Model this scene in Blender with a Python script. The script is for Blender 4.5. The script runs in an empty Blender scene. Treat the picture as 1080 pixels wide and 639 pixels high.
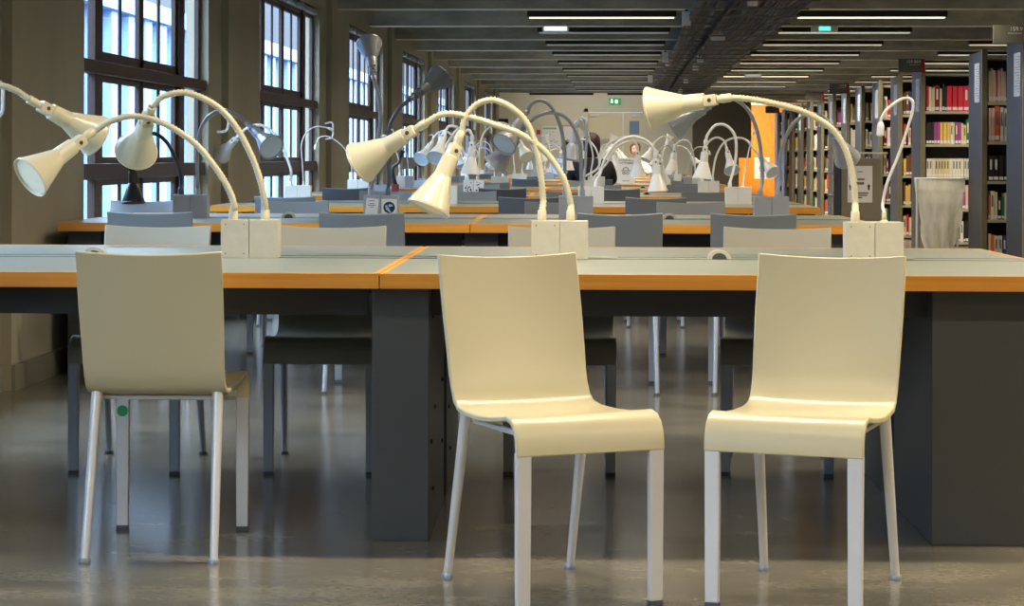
import bpy, bmesh, math, random
from mathutils import Vector, Matrix
random.seed(7)
SC = bpy.context.scene
COL = SC.collection
PI = math.pi

# ---------------------------------------------------------------- camera model
K = 1.28            # depths below were first measured for a 1750 px lens; the lens is 2240 px
F0 = 1750.0
F, HV, HC = F0 * K, 165.8, 1.04
YAW = math.atan(115.0 / F)
ROLL = 0.003
CS, SN = math.cos(YAW), math.sin(YAW)

def cw(lat, dep, z=0.0):
    return Vector((lat * CS - dep * SN, lat * SN + dep * CS, z))

def px(u, v, dep):
    du, dv = u - 540.0, v - HV
    du2, dv2 = du + ROLL * dv, dv - ROLL * du
    dep = dep * K
    return cw(du2 / F * dep, dep, HC - dv2 / F * dep)

def lat_of(u, dep):
    return (u - 540.0) / F0 * dep

# ---------------------------------------------------------------- materials
def lin(c):
    out = []
    for v in c:
        v = v / 255.0
        out.append(v / 12.92 if v <= 0.04045 else ((v + 0.055) / 1.055) ** 2.4)
    return tuple(out) + (1.0,)

MATS = {}

def mat(name, col, rough=0.5, metal=0.0, var=0.0, scale=8.0, bump=0.0, bscale=60.0, spec=0.5,
        coat=0.0, stretch=None, detail=4.0, col2=None):
    if name in MATS:
        return MATS[name]
    m = bpy.data.materials.new(name)
    m.use_nodes = True
    nt = m.node_tree
    b = nt.nodes['Principled BSDF']
    c = lin(col)
    b.inputs['Base Color'].default_value = c
    b.inputs['Roughness'].default_value = rough
    b.inputs['Metallic'].default_value = metal
    b.inputs['Specular IOR Level'].default_value = spec
    b.inputs['Coat Weight'].default_value = coat
    if var > 0 or col2 or bump > 0:
        tc = nt.nodes.new('ShaderNodeTexCoord')
        mp = nt.nodes.new('ShaderNodeMapping')
        nt.links.new(tc.outputs['Object'], mp.inputs['Vector'])
        if stretch:
            mp.inputs['Scale'].default_value = stretch
    if var > 0 or col2:
        n = nt.nodes.new('ShaderNodeTexNoise')
        n.inputs['Scale'].default_value = scale
        n.inputs['Detail'].default_value = detail
        n.inputs['Roughness'].default_value = 0.6
        nt.links.new(mp.outputs['Vector'], n.inputs['Vector'])
        r = nt.nodes.new('ShaderNodeValToRGB')
        r.color_ramp.elements[0].position = 0.3
        r.color_ramp.elements[1].position = 0.7
        if col2:
            a, d = lin(col), lin(col2)
        else:
            a = tuple(max(0, x * (1 - var)) for x in c[:3]) + (1,)
            d = tuple(min(1, x * (1 + var)) for x in c[:3]) + (1,)
        r.color_ramp.elements[0].color = a
        r.color_ramp.elements[1].color = d
        nt.links.new(n.outputs['Fac'], r.inputs['Fac'])
        nt.links.new(r.outputs['Color'], b.inputs['Base Color'])
    if bump > 0:
        n2 = nt.nodes.new('ShaderNodeTexNoise')
        n2.inputs['Scale'].default_value = bscale
        n2.inputs['Detail'].default_value = 3
        nt.links.new(mp.outputs['Vector'], n2.inputs['Vector'])
        bp = nt.nodes.new('ShaderNodeBump')
        bp.inputs['Strength'].default_value = bump
        bp.inputs['Distance'].default_value = 0.01
        nt.links.new(n2.outputs['Fac'], bp.inputs['Height'])
        nt.links.new(bp.outputs['Normal'], b.inputs['Normal'])
    MATS[name] = m
    return m

def emis(name, col, strength):
    if name in MATS:
        return MATS[name]
    m = bpy.data.materials.new(name)
    m.use_nodes = True
    b = m.node_tree.nodes['Principled BSDF']
    b.inputs['Base Color'].default_value = lin(col)
    b.inputs['Emission Color'].default_value = lin(col)
    b.inputs['Emission Strength'].default_value = strength
    MATS[name] = m
    return m

def wood_mat(name, c1, c2, stretch, rough=0.4):
    m = mat(name, c1, rough, col2=c2, scale=5.0, stretch=stretch, detail=6, spec=0.4)
    return m

def floor_mat():
    m = mat('floor_linoleum', (90, 86, 75), 0.27, col2=(130, 124, 107), scale=2.2, stretch=(1.0, 2.4, 1), detail=9, spec=0.5)
    nt = m.node_tree
    b = nt.nodes['Principled BSDF']
    tc = nt.nodes.new('ShaderNodeTexCoord')
    mp = nt.nodes.new('ShaderNodeMapping')
    mp.inputs['Scale'].default_value = (6, 14, 1)
    n = nt.nodes.new('ShaderNodeTexNoise')
    n.inputs['Scale'].default_value = 3
    n.inputs['Detail'].default_value = 8
    mr = nt.nodes.new('ShaderNodeMapRange')
    mr.inputs['To Min'].default_value = 0.12
    mr.inputs['To Max'].default_value = 0.26
    nt.links.new(tc.outputs['Object'], mp.inputs['Vector'])
    nt.links.new(mp.outputs['Vector'], n.inputs['Vector'])
    nt.links.new(n.outputs['Fac'], mr.inputs['Value'])
    nt.links.new(mr.outputs['Result'], b.inputs['Roughness'])
    # scratches / scuffs of a worn floor
    v = nt.nodes.new('ShaderNodeTexNoise')
    v.inputs['Scale'].default_value = 34
    v.inputs['Detail'].default_value = 8
    mix = nt.nodes.new('ShaderNodeMix')
    mix.data_type = 'RGBA'
    mix.blend_type = 'OVERLAY'
    mix.inputs[0].default_value = 0.5
    src = b.inputs['Base Color'].links[0].from_socket
    nt.links.new(mp.outputs['Vector'], v.inputs['Vector'])
    v.inputs['Scale'].default_value = 7.0
    nt.links.new(src, mix.inputs[6])
    nt.links.new(v.outputs['Fac'], mix.inputs[7])
    nt.links.new(mix.outputs[2], b.inputs['Base Color'])
    return m

def glass_mat():
    m = bpy.data.materials.new('window_glass')
    m.use_nodes = True
    nt = m.node_tree
    nt.nodes.clear()
    out = nt.nodes.new('ShaderNodeOutputMaterial')
    tr = nt.nodes.new('ShaderNodeBsdfTransparent')
    tr.inputs['Color'].default_value = (0.86, 0.92, 0.98, 1)
    gl = nt.nodes.new('ShaderNodeBsdfGlossy')
    gl.inputs['Roughness'].default_value = 0.03
    mx = nt.nodes.new('ShaderNodeMixShader')
    mx.inputs[0].default_value = 0.07
    nt.links.new(tr.outputs[0], mx.inputs[1])
    nt.links.new(gl.outputs[0], mx.inputs[2])
    nt.links.new(mx.outputs[0], out.inputs['Surface'])
    return m

def bag_mat():
    m = bpy.data.materials.new('clear_plastic_film')
    m.use_nodes = True
    nt = m.node_tree
    nt.nodes.clear()
    out = nt.nodes.new('ShaderNodeOutputMaterial')
    tr = nt.nodes.new('ShaderNodeBsdfTransparent')
    tl = nt.nodes.new('ShaderNodeBsdfTranslucent')
    df = nt.nodes.new('ShaderNodeBsdfPrincipled')
    tl.inputs['Color'].default_value = (0.85, 0.84, 0.76, 1)
    df.inputs['Base Color'].default_value = (0.93, 0.92, 0.80, 1)
    df.inputs['Roughness'].default_value = 0.25
    m1 = nt.nodes.new('ShaderNodeMixShader')
    m1.inputs[0].default_value = 0.55
    m2 = nt.nodes.new('ShaderNodeMixShader')
    tc = nt.nodes.new('ShaderNodeTexCoord')
    mp = nt.nodes.new('ShaderNodeMapping')
    mp.inputs['Scale'].default_value = (9, 9, 2.5)
    n = nt.nodes.new('ShaderNodeTexNoise')
    n.inputs['Scale'].default_value = 1.6
    n.inputs['Detail'].default_value = 3
    mr = nt.nodes.new('ShaderNodeMapRange')
    mr.inputs['From Min'].default_value = 0.35
    mr.inputs['From Max'].default_value = 0.65
    mr.inputs['To Min'].default_value = 0.8
    mr.inputs['To Max'].default_value = 0.97
    nt.links.new(tc.outputs['Object'], mp.inputs['Vector'])
    nt.links.new(mp.outputs['Vector'], n.inputs['Vector'])
    nt.links.new(n.outputs['Fac'], mr.inputs['Value'])
    nt.links.new(mr.outputs['Result'], m2.inputs[0])
    nt.links.new(tl.outputs[0], m1.inputs[1])
    nt.links.new(df.outputs[0], m1.inputs[2])
    nt.links.new(tr.outputs[0], m2.inputs[1])
    nt.links.new(m1.outputs[0], m2.inputs[2])
    nt.links.new(m2.outputs[0], out.inputs['Surface'])
    return m

M = dict(
    floor=floor_mat(),
    wall=mat('concrete_wall', (156, 149, 128), 0.85, var=0.10, scale=1.4, stretch=(1, 1, 0.35), detail=8, bump=0.15, bscale=30),
    skirt=mat('skirting_paint', (128, 124, 108), 0.7, var=0.06, scale=3),
    beam=mat('board_marked_concrete', (150, 148, 134), 0.85, var=0.3, scale=2.2, stretch=(1, 1, 2.5), detail=8, bump=0.25, bscale=22),
    soffit=mat('bounce_paled_soffit_concrete', (196, 192, 174), 0.8, var=0.08, scale=2),
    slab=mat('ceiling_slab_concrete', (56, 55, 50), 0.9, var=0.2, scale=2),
    farwall=mat('cream_wall_paint', (205, 199, 180), 0.8, var=0.02, scale=1),
    taupe=mat('taupe_wall_paint', (104, 92, 70), 0.8, var=0.04, scale=1),
    wframe=mat('dark_brown_window_wood', (52, 34, 26), 0.45, var=0.2, scale=3, stretch=(3, 3, 0.4)),
    glass=glass_mat(),
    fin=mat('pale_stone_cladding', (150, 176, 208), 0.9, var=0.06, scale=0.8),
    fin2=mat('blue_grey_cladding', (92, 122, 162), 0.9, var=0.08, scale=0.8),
    cream=mat('cream_lacquered_shell', (202, 191, 152), 0.30, bump=0.04, bscale=700, spec=0.45),
    creamedge=mat('pale_shell_edge', (222, 216, 196), 0.4),
    greige=mat('beige_grey_lacquered_shell', (150, 149, 134), 0.4, bump=0.04, bscale=700),
    grey=mat('grey_lacquered_shell', (122, 128, 130), 0.4, bump=0.04, bscale=700),
    dgrey=mat('charcoal_lacquered_shell', (96, 102, 106), 0.42, bump=0.04, bscale=700),
    alu=mat('satin_aluminium', (216, 214, 208), 0.36, metal=0.3),
    alug=mat('grey_painted_leg', (150, 158, 166), 0.38, metal=0.4),
    foot=mat('dark_foot_plastic', (70, 72, 74), 0.5),
    linol=mat('grey_green_desk_linoleum', (132, 138, 126), 0.33, var=0.05, scale=3, detail=8, spec=0.6),
    beech=wood_mat('orange_beech_edge', (212, 138, 44), (236, 164, 62), (0.35, 6, 14), 0.38),
    slate=mat('slate_painted_steel', (66, 68, 67), 0.45, var=0.03, scale=40, spec=0.5),
    black=mat('black_steel_apron', (34, 36, 40), 0.5),
    bolt=mat('black_bolt', (14, 14, 16), 0.4),
    lcream=mat('cream_lamp_enamel', (202, 194, 164), 0.28, spec=0.5, coat=0.15),
    lwhite=mat('white_lamp_enamel', (222, 222, 214), 0.28, spec=0.5, coat=0.2),
    lgrey=mat('grey_lamp_enamel', (146, 150, 154), 0.3, spec=0.5, coat=0.2),
    lblack=mat('black_lamp_enamel', (40, 44, 48), 0.35),
    ldark=mat('dark_grey_lamp_enamel', (84, 92, 100), 0.35),
    screw=mat('brass_screw', (90, 74, 46), 0.4, metal=0.6),
    diffc=mat('cream_diffuser_glass', (238, 232, 206), 0.2, spec=0.6),
    diffb=mat('frosted_diffuser_glass', (196, 212, 226), 0.2, spec=0.7),
    boxc=mat('speckled_cream_box', (192, 187, 168), 0.5, var=0.05, scale=30),
    boxw=mat('white_box', (214, 212, 202), 0.5),
    boxg=mat('grey_box', (160, 163, 168), 0.45),
    endp=mat('blue_grey_shelf_steel', (44, 53, 66), 0.45, var=0.03, scale=10),
    upr=mat('olive_beige_shelf_steel', (112, 106, 80), 0.5),
    shelf=mat('beige_shelf_steel', (168, 164, 138), 0.5),
    paper=mat('white_paper', (226, 226, 222), 0.8),
    bpaper=mat('pale_blue_label_paper', (150, 164, 184), 0.7),
    ink=mat('black_ink', (24, 24, 28), 0.8),
    red=mat('red_sign_tab', (176, 30, 28), 0.6),
    signg=mat('grey_sign_plate', (88, 88, 78), 0.6),
    green=mat('green_sticker', (20, 150, 70), 0.5),
    tray=mat('black_cable_tray_steel', (14, 12, 10), 0.6, var=0.2, scale=20),
    rung=mat('brown_grey_tray_rung', (92, 84, 70), 0.6),
    jbox=mat('white_junction_plastic', (214, 214, 208), 0.5),
    fixt=mat('black_luminaire_housing', (20, 20, 20), 0.5),
    owood=wood_mat('orange_wood_panel', (214, 128, 30), (232, 150, 44), (5, 5, 0.6), 0.5),
    bag=bag_mat(),
    skin=mat('skin', (196, 142, 112), 0.55),
    hair=mat('dark_auburn_hair', (44, 22, 16), 0.6, var=0.4, scale=60, stretch=(1, 1, 0.2)),
    hairb=mat('reddish_brown_hair', (104, 64, 42), 0.6, var=0.3, scale=60),
    cblack=mat('black_wool', (16, 16, 20), 0.9),
    cblue=mat('pale_blue_cotton', (150, 172, 204), 0.9),
    cwhite=mat('white_cotton', (214, 212, 206), 0.9),
    pants=mat('dark_denim', (40, 46, 60), 0.9),
)

# ---------------------------------------------------------------- mesh helpers
def obj(name, bm, m, parent=None, smooth=False, angle=35, loc=None):
    me = bpy.data.meshes.new(name)
    bmesh.ops.recalc_face_normals(bm, faces=bm.faces)
    if smooth:
        for f in bm.faces:
            f.smooth = True
    bm.to_mesh(me)
    bm.free()
    ms = m if isinstance(m, (list, tuple)) else [m]
    for x in ms:
        me.materials.append(x)
    if smooth:
        me.set_sharp_from_angle(angle=math.radians(angle))
    o = bpy.data.objects.new(name, me)
    COL.objects.link(o)
    if parent:
        o.parent = parent
    if loc is not None:
        o.location = loc
    return o

def tag(o, label=None, cat=None, group=None, kind=None):
    if label:
        o['label'] = label
    if cat:
        o['category'] = cat
    if group:
        o['group'] = group
    if kind:
        o['kind'] = kind
    return o

def empty(name, loc=(0, 0, 0), rz=0.0, label=None, cat=None, group=None, kind=None):
    o = bpy.data.objects.new(name, None)
    o.empty_display_size = 0.1
    COL.objects.link(o)
    o.location = loc
    o.rotation_euler = (0, 0, rz)
    return tag(o, label, cat, group, kind)

def box(bm, x0, x1, y0, y1, z0, z1, bevel=0.0, mi=0, rot=None, at=(0, 0, 0)):
    vs = [bm.verts.new((x, y, z)) for z in (z0, z1) for y in (y0, y1) for x in (x0, x1)]
    idx = [(0, 2, 3, 1), (4, 5, 7, 6), (0, 1, 5, 4), (2, 6, 7, 3), (0, 4, 6, 2), (1, 3, 7, 5)]
    fs = [bm.faces.new([vs[i] for i in f]) for f in idx]
    for f in fs:
        f.material_index = mi
    if bevel > 0:
        es = list({e for f in fs for e in f.edges})
        r = bmesh.ops.bevel(bm, geom=es, offset=bevel, segments=2, profile=0.6, affect='EDGES')
        for f in r['faces']:
            f.material_index = mi
        vs = list({v for v in bm.verts if v.is_valid and v in set(r['verts'])} | {v for v in vs if v.is_valid})
    if rot is not None or tuple(at) != (0, 0, 0):
        mt = Matrix.Translation(at) @ (rot if rot is not None else Matrix())
        for v in vs:
            v.co = mt @ v.co
    return vs

def mbox(name, x0, x1, y0, y1, z0, z1, m, parent=None, bevel=0.0):
    bm = bmesh.new()
    box(bm, x0, x1, y0, y1, z0, z1, bevel)
    return obj(name, bm, m, parent)

def frame_axes(d):
    d = d.normalized()
    up = Vector((0, 0, 1)) if abs(d.z) < 0.95 else Vector((1, 0, 0))
    a = d.cross(up).normalized()
    b = a.cross(d).normalized()
    return a, b

def lathe(bm, p0, axis, prof, n=20, cap0=True, cap1=True, mi=0):
    """prof: (t, r) pairs along axis from p0"""
    d = axis.normalized()
    a, b = frame_axes(d)
    rings = []
    for t, r in prof:
        c = p0 + d * t
        rings.append([bm.verts.new(c + (a * math.cos(2 * PI * k / n) + b * math.sin(2 * PI * k / n)) * r) for k in range(n)])
    for i in range(len(rings) - 1):
        for k in range(n):
            f = bm.faces.new((rings[i][k], rings[i][(k + 1) % n], rings[i + 1][(k + 1) % n], rings[i + 1][k]))
            f.material_index = mi
    if cap0:
        bm.faces.new(rings[0][::-1]).material_index = mi
    if cap1:
        bm.faces.new(rings[-1]).material_index = mi
    return rings

def catmull(pts, step):
    P = [pts[0] + (pts[0] - pts[1])] + list(pts) + [pts[-1] + (pts[-1] - pts[-2])]
    out = []
    for i in range(1, len(P) - 2):
        p0, p1, p2, p3 = P[i - 1], P[i], P[i + 1], P[i + 2]
        n = max(2, int((p2 - p1).length / step))
        for k in range(n):
            t = k / n
            out.append(0.5 * ((2 * p1) + (p2 - p0) * t + (2 * p0 - 5 * p1 + 4 * p2 - p3) * t * t + (3 * p1 - p0 - 3 * p2 + p3) * t ** 3))
    out.append(pts[-1].copy())
    return out

def tube(bm, pts, r, n=8, rib=0.0):
    rr = r if callable(r) else (lambda t: r)
    d = (pts[1] - pts[0]).normalized()
    a, b = frame_axes(d)
    rings = []
    for i, p in enumerate(pts):
        if i == 0:
            t = pts[1] - pts[0]
        elif i == len(pts) - 1:
            t = pts[-1] - pts[-2]
        else:
            t = pts[i + 1] - pts[i - 1]
        t.normalize()
        a = (a - t * a.dot(t)).normalized()
        b = t.cross(a)
        rad = rr(i / (len(pts) - 1)) * (1 + (rib if i % 2 else -rib))
        rings.append([bm.verts.new(p + (a * math.cos(2 * PI * k / n) + b * math.sin(2 * PI * k / n)) * rad) for k in range(n)])
    for i in range(len(rings) - 1):
        for k in range(n):
            bm.faces.new((rings[i][k], rings[i][(k + 1) % n], rings[i + 1][(k + 1) % n], rings[i + 1][k]))
    bm.faces.new(rings[0][::-1])
    bm.faces.new(rings[-1])

def children_of(o):
    return [c for c in list(o.children)]

def copy_tree(o, parent=None):
    c = o.copy()
    COL.objects.link(c)
    c.parent = parent
    for ch in children_of(o):
        copy_tree(ch, c)
    return c

def text(s, size, m, parent=None, name='lettering', align='CENTER', ext=0.0008):
    cu = bpy.data.curves.new(name, 'FONT')
    cu.body = s
    cu.size = size
    cu.align_x = align
    cu.align_y = 'CENTER'
    cu.extrude = ext
    cu.resolution_u = 2
    cu.materials.append(m)
    tmp = bpy.data.objects.new(name, cu)
    COL.objects.link(tmp)
    bpy.context.view_layer.update()
    dg = bpy.context.evaluated_depsgraph_get()
    me = bpy.data.meshes.new_from_object(tmp.evaluated_get(dg))
    bpy.data.objects.remove(tmp)
    me.materials.clear()
    me.materials.append(m)
    o = bpy.data.objects.new(name, me)
    COL.objects.link(o)
    if parent:
        o.parent = parent
    return o

# ---------------------------------------------------------------- the room
XW = -2.74
WIN0, PITCH, WLEN = 8.24 * K, 4.05 * K, 2.69 * K
Y0, Y1 = -6.2, 45.0 * K
XR = 9.5
YF = 37.3 * K
BZ = 2.44
SZ0, SZ1 = 0.42, 2.38
wins = [WIN0 + PITCH * k for k in range(-3, 7)]

def struct(name, bm, m, smooth=False):
    return tag(obj(name, bm, m, smooth=smooth), kind='structure')

bm = bmesh.new()
box(bm, XW - 0.32, XR + 0.3, Y0 - 0.3, Y1 + 0.3, -0.2, 0)
struct('floor', bm, M['floor'])

bm = bmesh.new()
prev = Y0 - 0.3
for y in wins:
    box(bm, XW - 0.15, XW, prev, y, 0, 2.95)
    box(bm, XW - 0.15, XW, y, y + WLEN, 0, SZ0)
    box(bm, XW - 0.15, XW, y, y + WLEN, SZ1, 2.95)
    box(bm, XW - 0.05, XW + 0.05, y + WLEN + 0.36 * K, y + PITCH - 0.02, 0, 2.95)
    prev = y + WLEN
box(bm, XW - 0.15, XW, prev, Y1 + 0.3, 0, 2.95)
struct('wall_left', bm, M['wall'])

bm = bmesh.new()
prev = Y0
for y in wins:
    box(bm, XW, XW + 0.018, prev, y + WLEN + 0.36 * K, 0, 0.115)
    box(bm, XW + 0.05, XW + 0.068, y + WLEN + 0.36 * K, y + PITCH - 0.02, 0, 0.115)
    prev = y + PITCH - 0.02
box(bm, XW, XW + 0.018, prev, YF, 0, 0.115)
struct('baseboard_left', bm, M['skirt'])

bm = bmesh.new()
box(bm, XR, XR + 0.3, Y0 - 0.3, Y1 + 0.3, 0, 2.95)
struct('wall_right', bm, M['taupe'])
bm = bmesh.new()
box(bm, XW - 0.3, XR + 0.3, Y0 - 0.6, Y0 - 0.3, 0, 2.95)
struct('wall_back', bm, M['farwall'])

xa = px(730, 166, 37.3).x
xb = px(791, 166, 37.3).x
dx0, dx1 = px(616, 166, 37.3).x, px(681.5, 166, 37.3).x
bm = bmesh.new()
box(bm, XW - 0.3, dx0, YF, YF + 0.2, 0, 2.95)
box(bm, dx1, xa, YF, YF + 0.2, 0, 2.95)
box(bm, dx0, dx1, YF, YF + 0.2, 2.14, 2.95)
struct('wall_far', bm, M['farwall'])
bm = bmesh.new()
box(bm, xa, xb, YF - 0.25, YF + 0.2, 0, 2.95)
struct('wall_partition', bm, M['taupe'])
bm = bmesh.new()
box(bm, xb - 2.0, XR + 0.3, Y1, Y1 + 0.3, 0, 2.95)
struct('wall_end', bm, M['owood'])

# ceiling slab and beams
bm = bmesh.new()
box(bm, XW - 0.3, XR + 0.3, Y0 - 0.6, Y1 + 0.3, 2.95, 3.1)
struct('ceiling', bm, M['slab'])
BEAM0, BP = 15.63 * K, 2.02 * K
ybeams = [BEAM0 + BP * k for k in range(-10, 15)]
for i, y in enumerate(ybeams):
    bm = bmesh.new()
    xe = XW if i % 2 == 0 else XW + 0.05
    vs = []
    # tapered rib: narrower below
    for x in (xe, XR):
        for (dy, z) in ((0.0, BZ), (0.24, BZ), (0.30, 2.95), (-0.06, 2.95)):
            vs.append(bm.verts.new((x, y + dy, z)))
    for f in ((0, 1, 2, 3), (4, 7, 6, 5), (0, 4, 5, 1), (1, 5, 6, 2), (2, 6, 7, 3), (3, 7, 4, 0)):
        bm.faces.new([vs[j] for j in f])
    bm.faces.ensure_lookup_table()
    for f in bm.faces:            # the soffit colour is paled to imitate floor bounce, the flanks are board-marked
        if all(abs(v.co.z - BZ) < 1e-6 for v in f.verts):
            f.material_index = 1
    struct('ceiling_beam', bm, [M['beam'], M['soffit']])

# ---------------------------------------------------------------- windows
def make_window(n, y0):
    root = empty('window_%d' % n, (XW - 0.05, y0, 0), kind='structure')
    L = WLEN
    z0, z1 = SZ0, SZ1
    fr = bmesh.new()
    X0, X1 = -0.035, -0.004
    def b(ya, yb, za, zb, xa=X0, xb=X1, bev=0.004):
        box(fr, xa, xb, ya, yb, za, zb, bev)
    b(0, 0.06, z0, z1); b(L - 0.06, L, z0, z1)
    b(0, L, z0, z0 + 0.06); b(0, L, z1 - 0.09, z1)
    for ya in (0.57, 2.71):
        b(ya, ya + 0.16, z0, z1, X0, 0.010)
    b(0, L, 0.915, 1.0, X0, 0.03)
    b(0, L, 1.475, 1.545, X0, 0.035)
    # sash frames in the two middle bays and muntins
    c0, c1 = 0.73, 2.71
    mid = (c0 + c1) / 2
    for (za, zb) in ((z0 + 0.06, 0.915), (1.0, 1.475), (1.545, z1 - 0.09)):
        for (ya, yb) in ((c0, mid - 0.005), (mid + 0.005, c1)):
            t = 0.05
            b(ya, ya + t, za, zb, X0, -0.006); b(yb - t, yb, za, zb, X0, -0.006)
            b(ya, yb, zb - 0.035, zb, X0, -0.006)
            b(ya, yb, za, za + (0.06 if za > 1.5 else 0.035), X0, -0.006)
            m_ = (ya + yb) / 2
            b(m_ - 0.022, m_ + 0.022, za, zb, -0.024, -0.010)
    obj('window_frame', fr, M['wframe'], root)
    g = bmesh.new()
    box(g, -0.024, -0.020, 0.03, L - 0.03, z0 + 0.03, z1 - 0.03)
    obj('window_glass', g, M['glass'], root)
    s = bmesh.new()
    box(s, -0.0, 0.12, 0.0, L, z0 - 0.03, z0 + 0.006, 0.003)
    obj('window_sill', s, M['skirt'], root)
    # opening rods and stay hardware along the head
    h = bmesh.new()
    box(h, 0.0, 0.05, 0.1, L - 0.1, z1 - 0.06, z1 - 0.02, 0.004)
    for k in range(4):
        yy = 0.45 + k * 0.55
        box(h, 0.04, 0.09, yy, yy + 0.16, z1 - 0.075, z1 - 0.03, 0.01)
    obj('stay_hardware', h, M['alug'], root)
    hd = bmesh.new()
    tube(hd, catmull([Vector((0.02, 0.03, 1.40)), Vector((0.07, 0.03, 1.39)), Vector((0.075, 0.03, 1.33)), Vector((0.07, 0.03, 1.27)), Vector((0.02, 0.03, 1.26))], 0.01), 0.009, 8)
    obj('window_handle', hd, M['bolt'], root, True)
    hd = bmesh.new()
    tube(hd, catmull([Vector((0.09, L + 0.1, 1.34)), Vector((0.155, L + 0.1, 1.35)), Vector((0.165, L + 0.1, 1.28)), Vector((0.155, L + 0.1, 1.215)), Vector((0.09, L + 0.1, 1.20))], 0.01), 0.009, 8)
    obj('window_handle', hd, M['jbox'], root, True)
    return root

for i, y in enumerate(wins):
    make_window(i + 1, y)

# the facade opposite, seen through the panes: tall stone piers with recessed bays between
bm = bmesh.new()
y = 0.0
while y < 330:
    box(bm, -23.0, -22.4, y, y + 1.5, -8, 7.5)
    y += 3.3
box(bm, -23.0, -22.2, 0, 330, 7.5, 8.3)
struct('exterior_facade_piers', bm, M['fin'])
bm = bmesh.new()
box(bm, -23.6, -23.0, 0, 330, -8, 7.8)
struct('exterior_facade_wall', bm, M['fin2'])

# ---------------------------------------------------------------- far door, exit sign, posters
dr = empty('door_1', ((dx0 + dx1) / 2, YF, 0), kind='structure')
hw = (dx1 - dx0) / 2
bm = bmesh.new()
box(bm, -hw, -hw + 0.09, -0.03, 0.1, 0, 2.14, 0.004)
box(bm, hw - 0.09, hw, -0.03, 0.1, 0, 2.14, 0.004)
box(bm, -hw, hw, -0.03, 0.1, 2.06, 2.14, 0.004)
obj('door_frame', bm, M['farwall'], dr)
dm = mat('cream_door_paint', (212, 202, 168), 0.5)
split = px(657, 166, 37.3).x - (dx0 + dx1) / 2
mbox('door_leaf', -hw + 0.09, split - 0.003, 0.02, 0.07, 0.01, 2.05, dm, dr, 0.003)
mbox('door_leaf', split + 0.003, hw - 0.09, 0.02, 0.07, 0.01, 2.05, dm, dr, 0.003)
mbox('door_closer', -hw + 0.14, -hw + 0.34, -0.05, 0.03, 1.96, 2.01, M['jbox'], dr, 0.004)
mbox('door_closer', hw - 0.34, hw - 0.14, -0.05, 0.03, 1.96, 2.01, M['jbox'], dr, 0.004)
wp = px(669, 135, 37.3).x - (dx0 + dx1) / 2
mbox('door_window', wp - 0.11, wp + 0.11, 0.008, 0.022, 1.56, 1.86, mat('blue_grey_door_glass', (120, 146, 172), 0.15), dr, 0.002)

def wall_panel(name, u0, v0, u1, v1, dep, m, label, cat, thick=0.012):
    a, b = px(u0, v1, dep), px(u1, v0, dep)
    root = empty(name, ((a.x + b.x) / 2, YF - thick / 2 - (0.031 if cat == 'decoration' else 0.001), (a.z + b.z) / 2), 0, label, cat)
    w, h = abs(b.x - a.x) / 2, abs(b.z - a.z) / 2
    mbox('panel', -w, w, -thick / 2, thick / 2, -h, h, m, root, 0.002)
    return root, w, h

p, w, h = wall_panel('exit_sign', 642.5, 103.5, 654.8, 110.5, 37.25, emis('exit_green', (10, 130, 70), 0.6), 'green illuminated exit sign above the far double door', 'exit sign', 0.06)
wm = emis('exit_white', (220, 255, 240), 1.1)
bm = bmesh.new()
box(bm, -0.09, -0.05, -0.035, -0.031, -0.005, 0.05)
box(bm, -0.105, -0.04, -0.035, -0.031, -0.03, -0.012)
box(bm, 0.0, 0.06, -0.035, -0.031, -0.045, 0.04)
obj('running_figure', bm, wm, p)

p, w, h = wall_panel('poster', 571.5, 133, 591.5, 156, 37.25, M['paper'], 'white poster with a green header on the far wall', 'poster')
bm = bmesh.new(); box(bm, -w + 0.02, w - 0.1, -0.009, -0.0062, h - 0.07, h - 0.03)
obj('header', bm, mat('poster_green', (120, 180, 140), 0.8), p)
bm = bmesh.new()
for k in range(16):
    x, z = random.uniform(-w + 0.03, w - 0.06), random.uniform(-h + 0.03, h - 0.12)
    box(bm, x, x + random.uniform(0.015, 0.04), -0.0085, -0.0062, z, z + random.uniform(0.01, 0.03))
obj('poster_drawing', bm, mat('poster_grey', (150, 146, 138), 0.8), p)  # loose marks standing in for the drawings on the poster
p, w, h = wall_panel('poster', 592.8, 132, 606, 152, 37.25, M['paper'], 'poster with a thin pink border beside the far door', 'poster')
bm = bmesh.new()
box(bm, -w, w, -0.009, -0.0062, h - 0.025, h); box(bm, -w, w, -0.009, -0.0062, -h, -h + 0.025)
box(bm, -w, -w + 0.025, -0.009, -0.0062, -h, h); box(bm, w - 0.025, w, -0.009, -0.0062, -h, h)
obj('border', bm, mat('poster_pink', (214, 120, 130), 0.8), p)
p, w, h = wall_panel('notice_plate', 565.8, 137, 569.8, 141.5, 37.25, M['red'], 'small red fire notice beside the white poster', 'notice')
p, w, h = wall_panel('garland_card', 634, 146.5, 652, 150.5, 37.25, mat('green_pink_card', (120, 170, 120), 0.8, col2=(220, 160, 170), scale=14), 'narrow green and pink strip stuck across the far door', 'decoration')

# ---------------------------------------------------------------- chairs
CHW = 0.372

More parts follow.
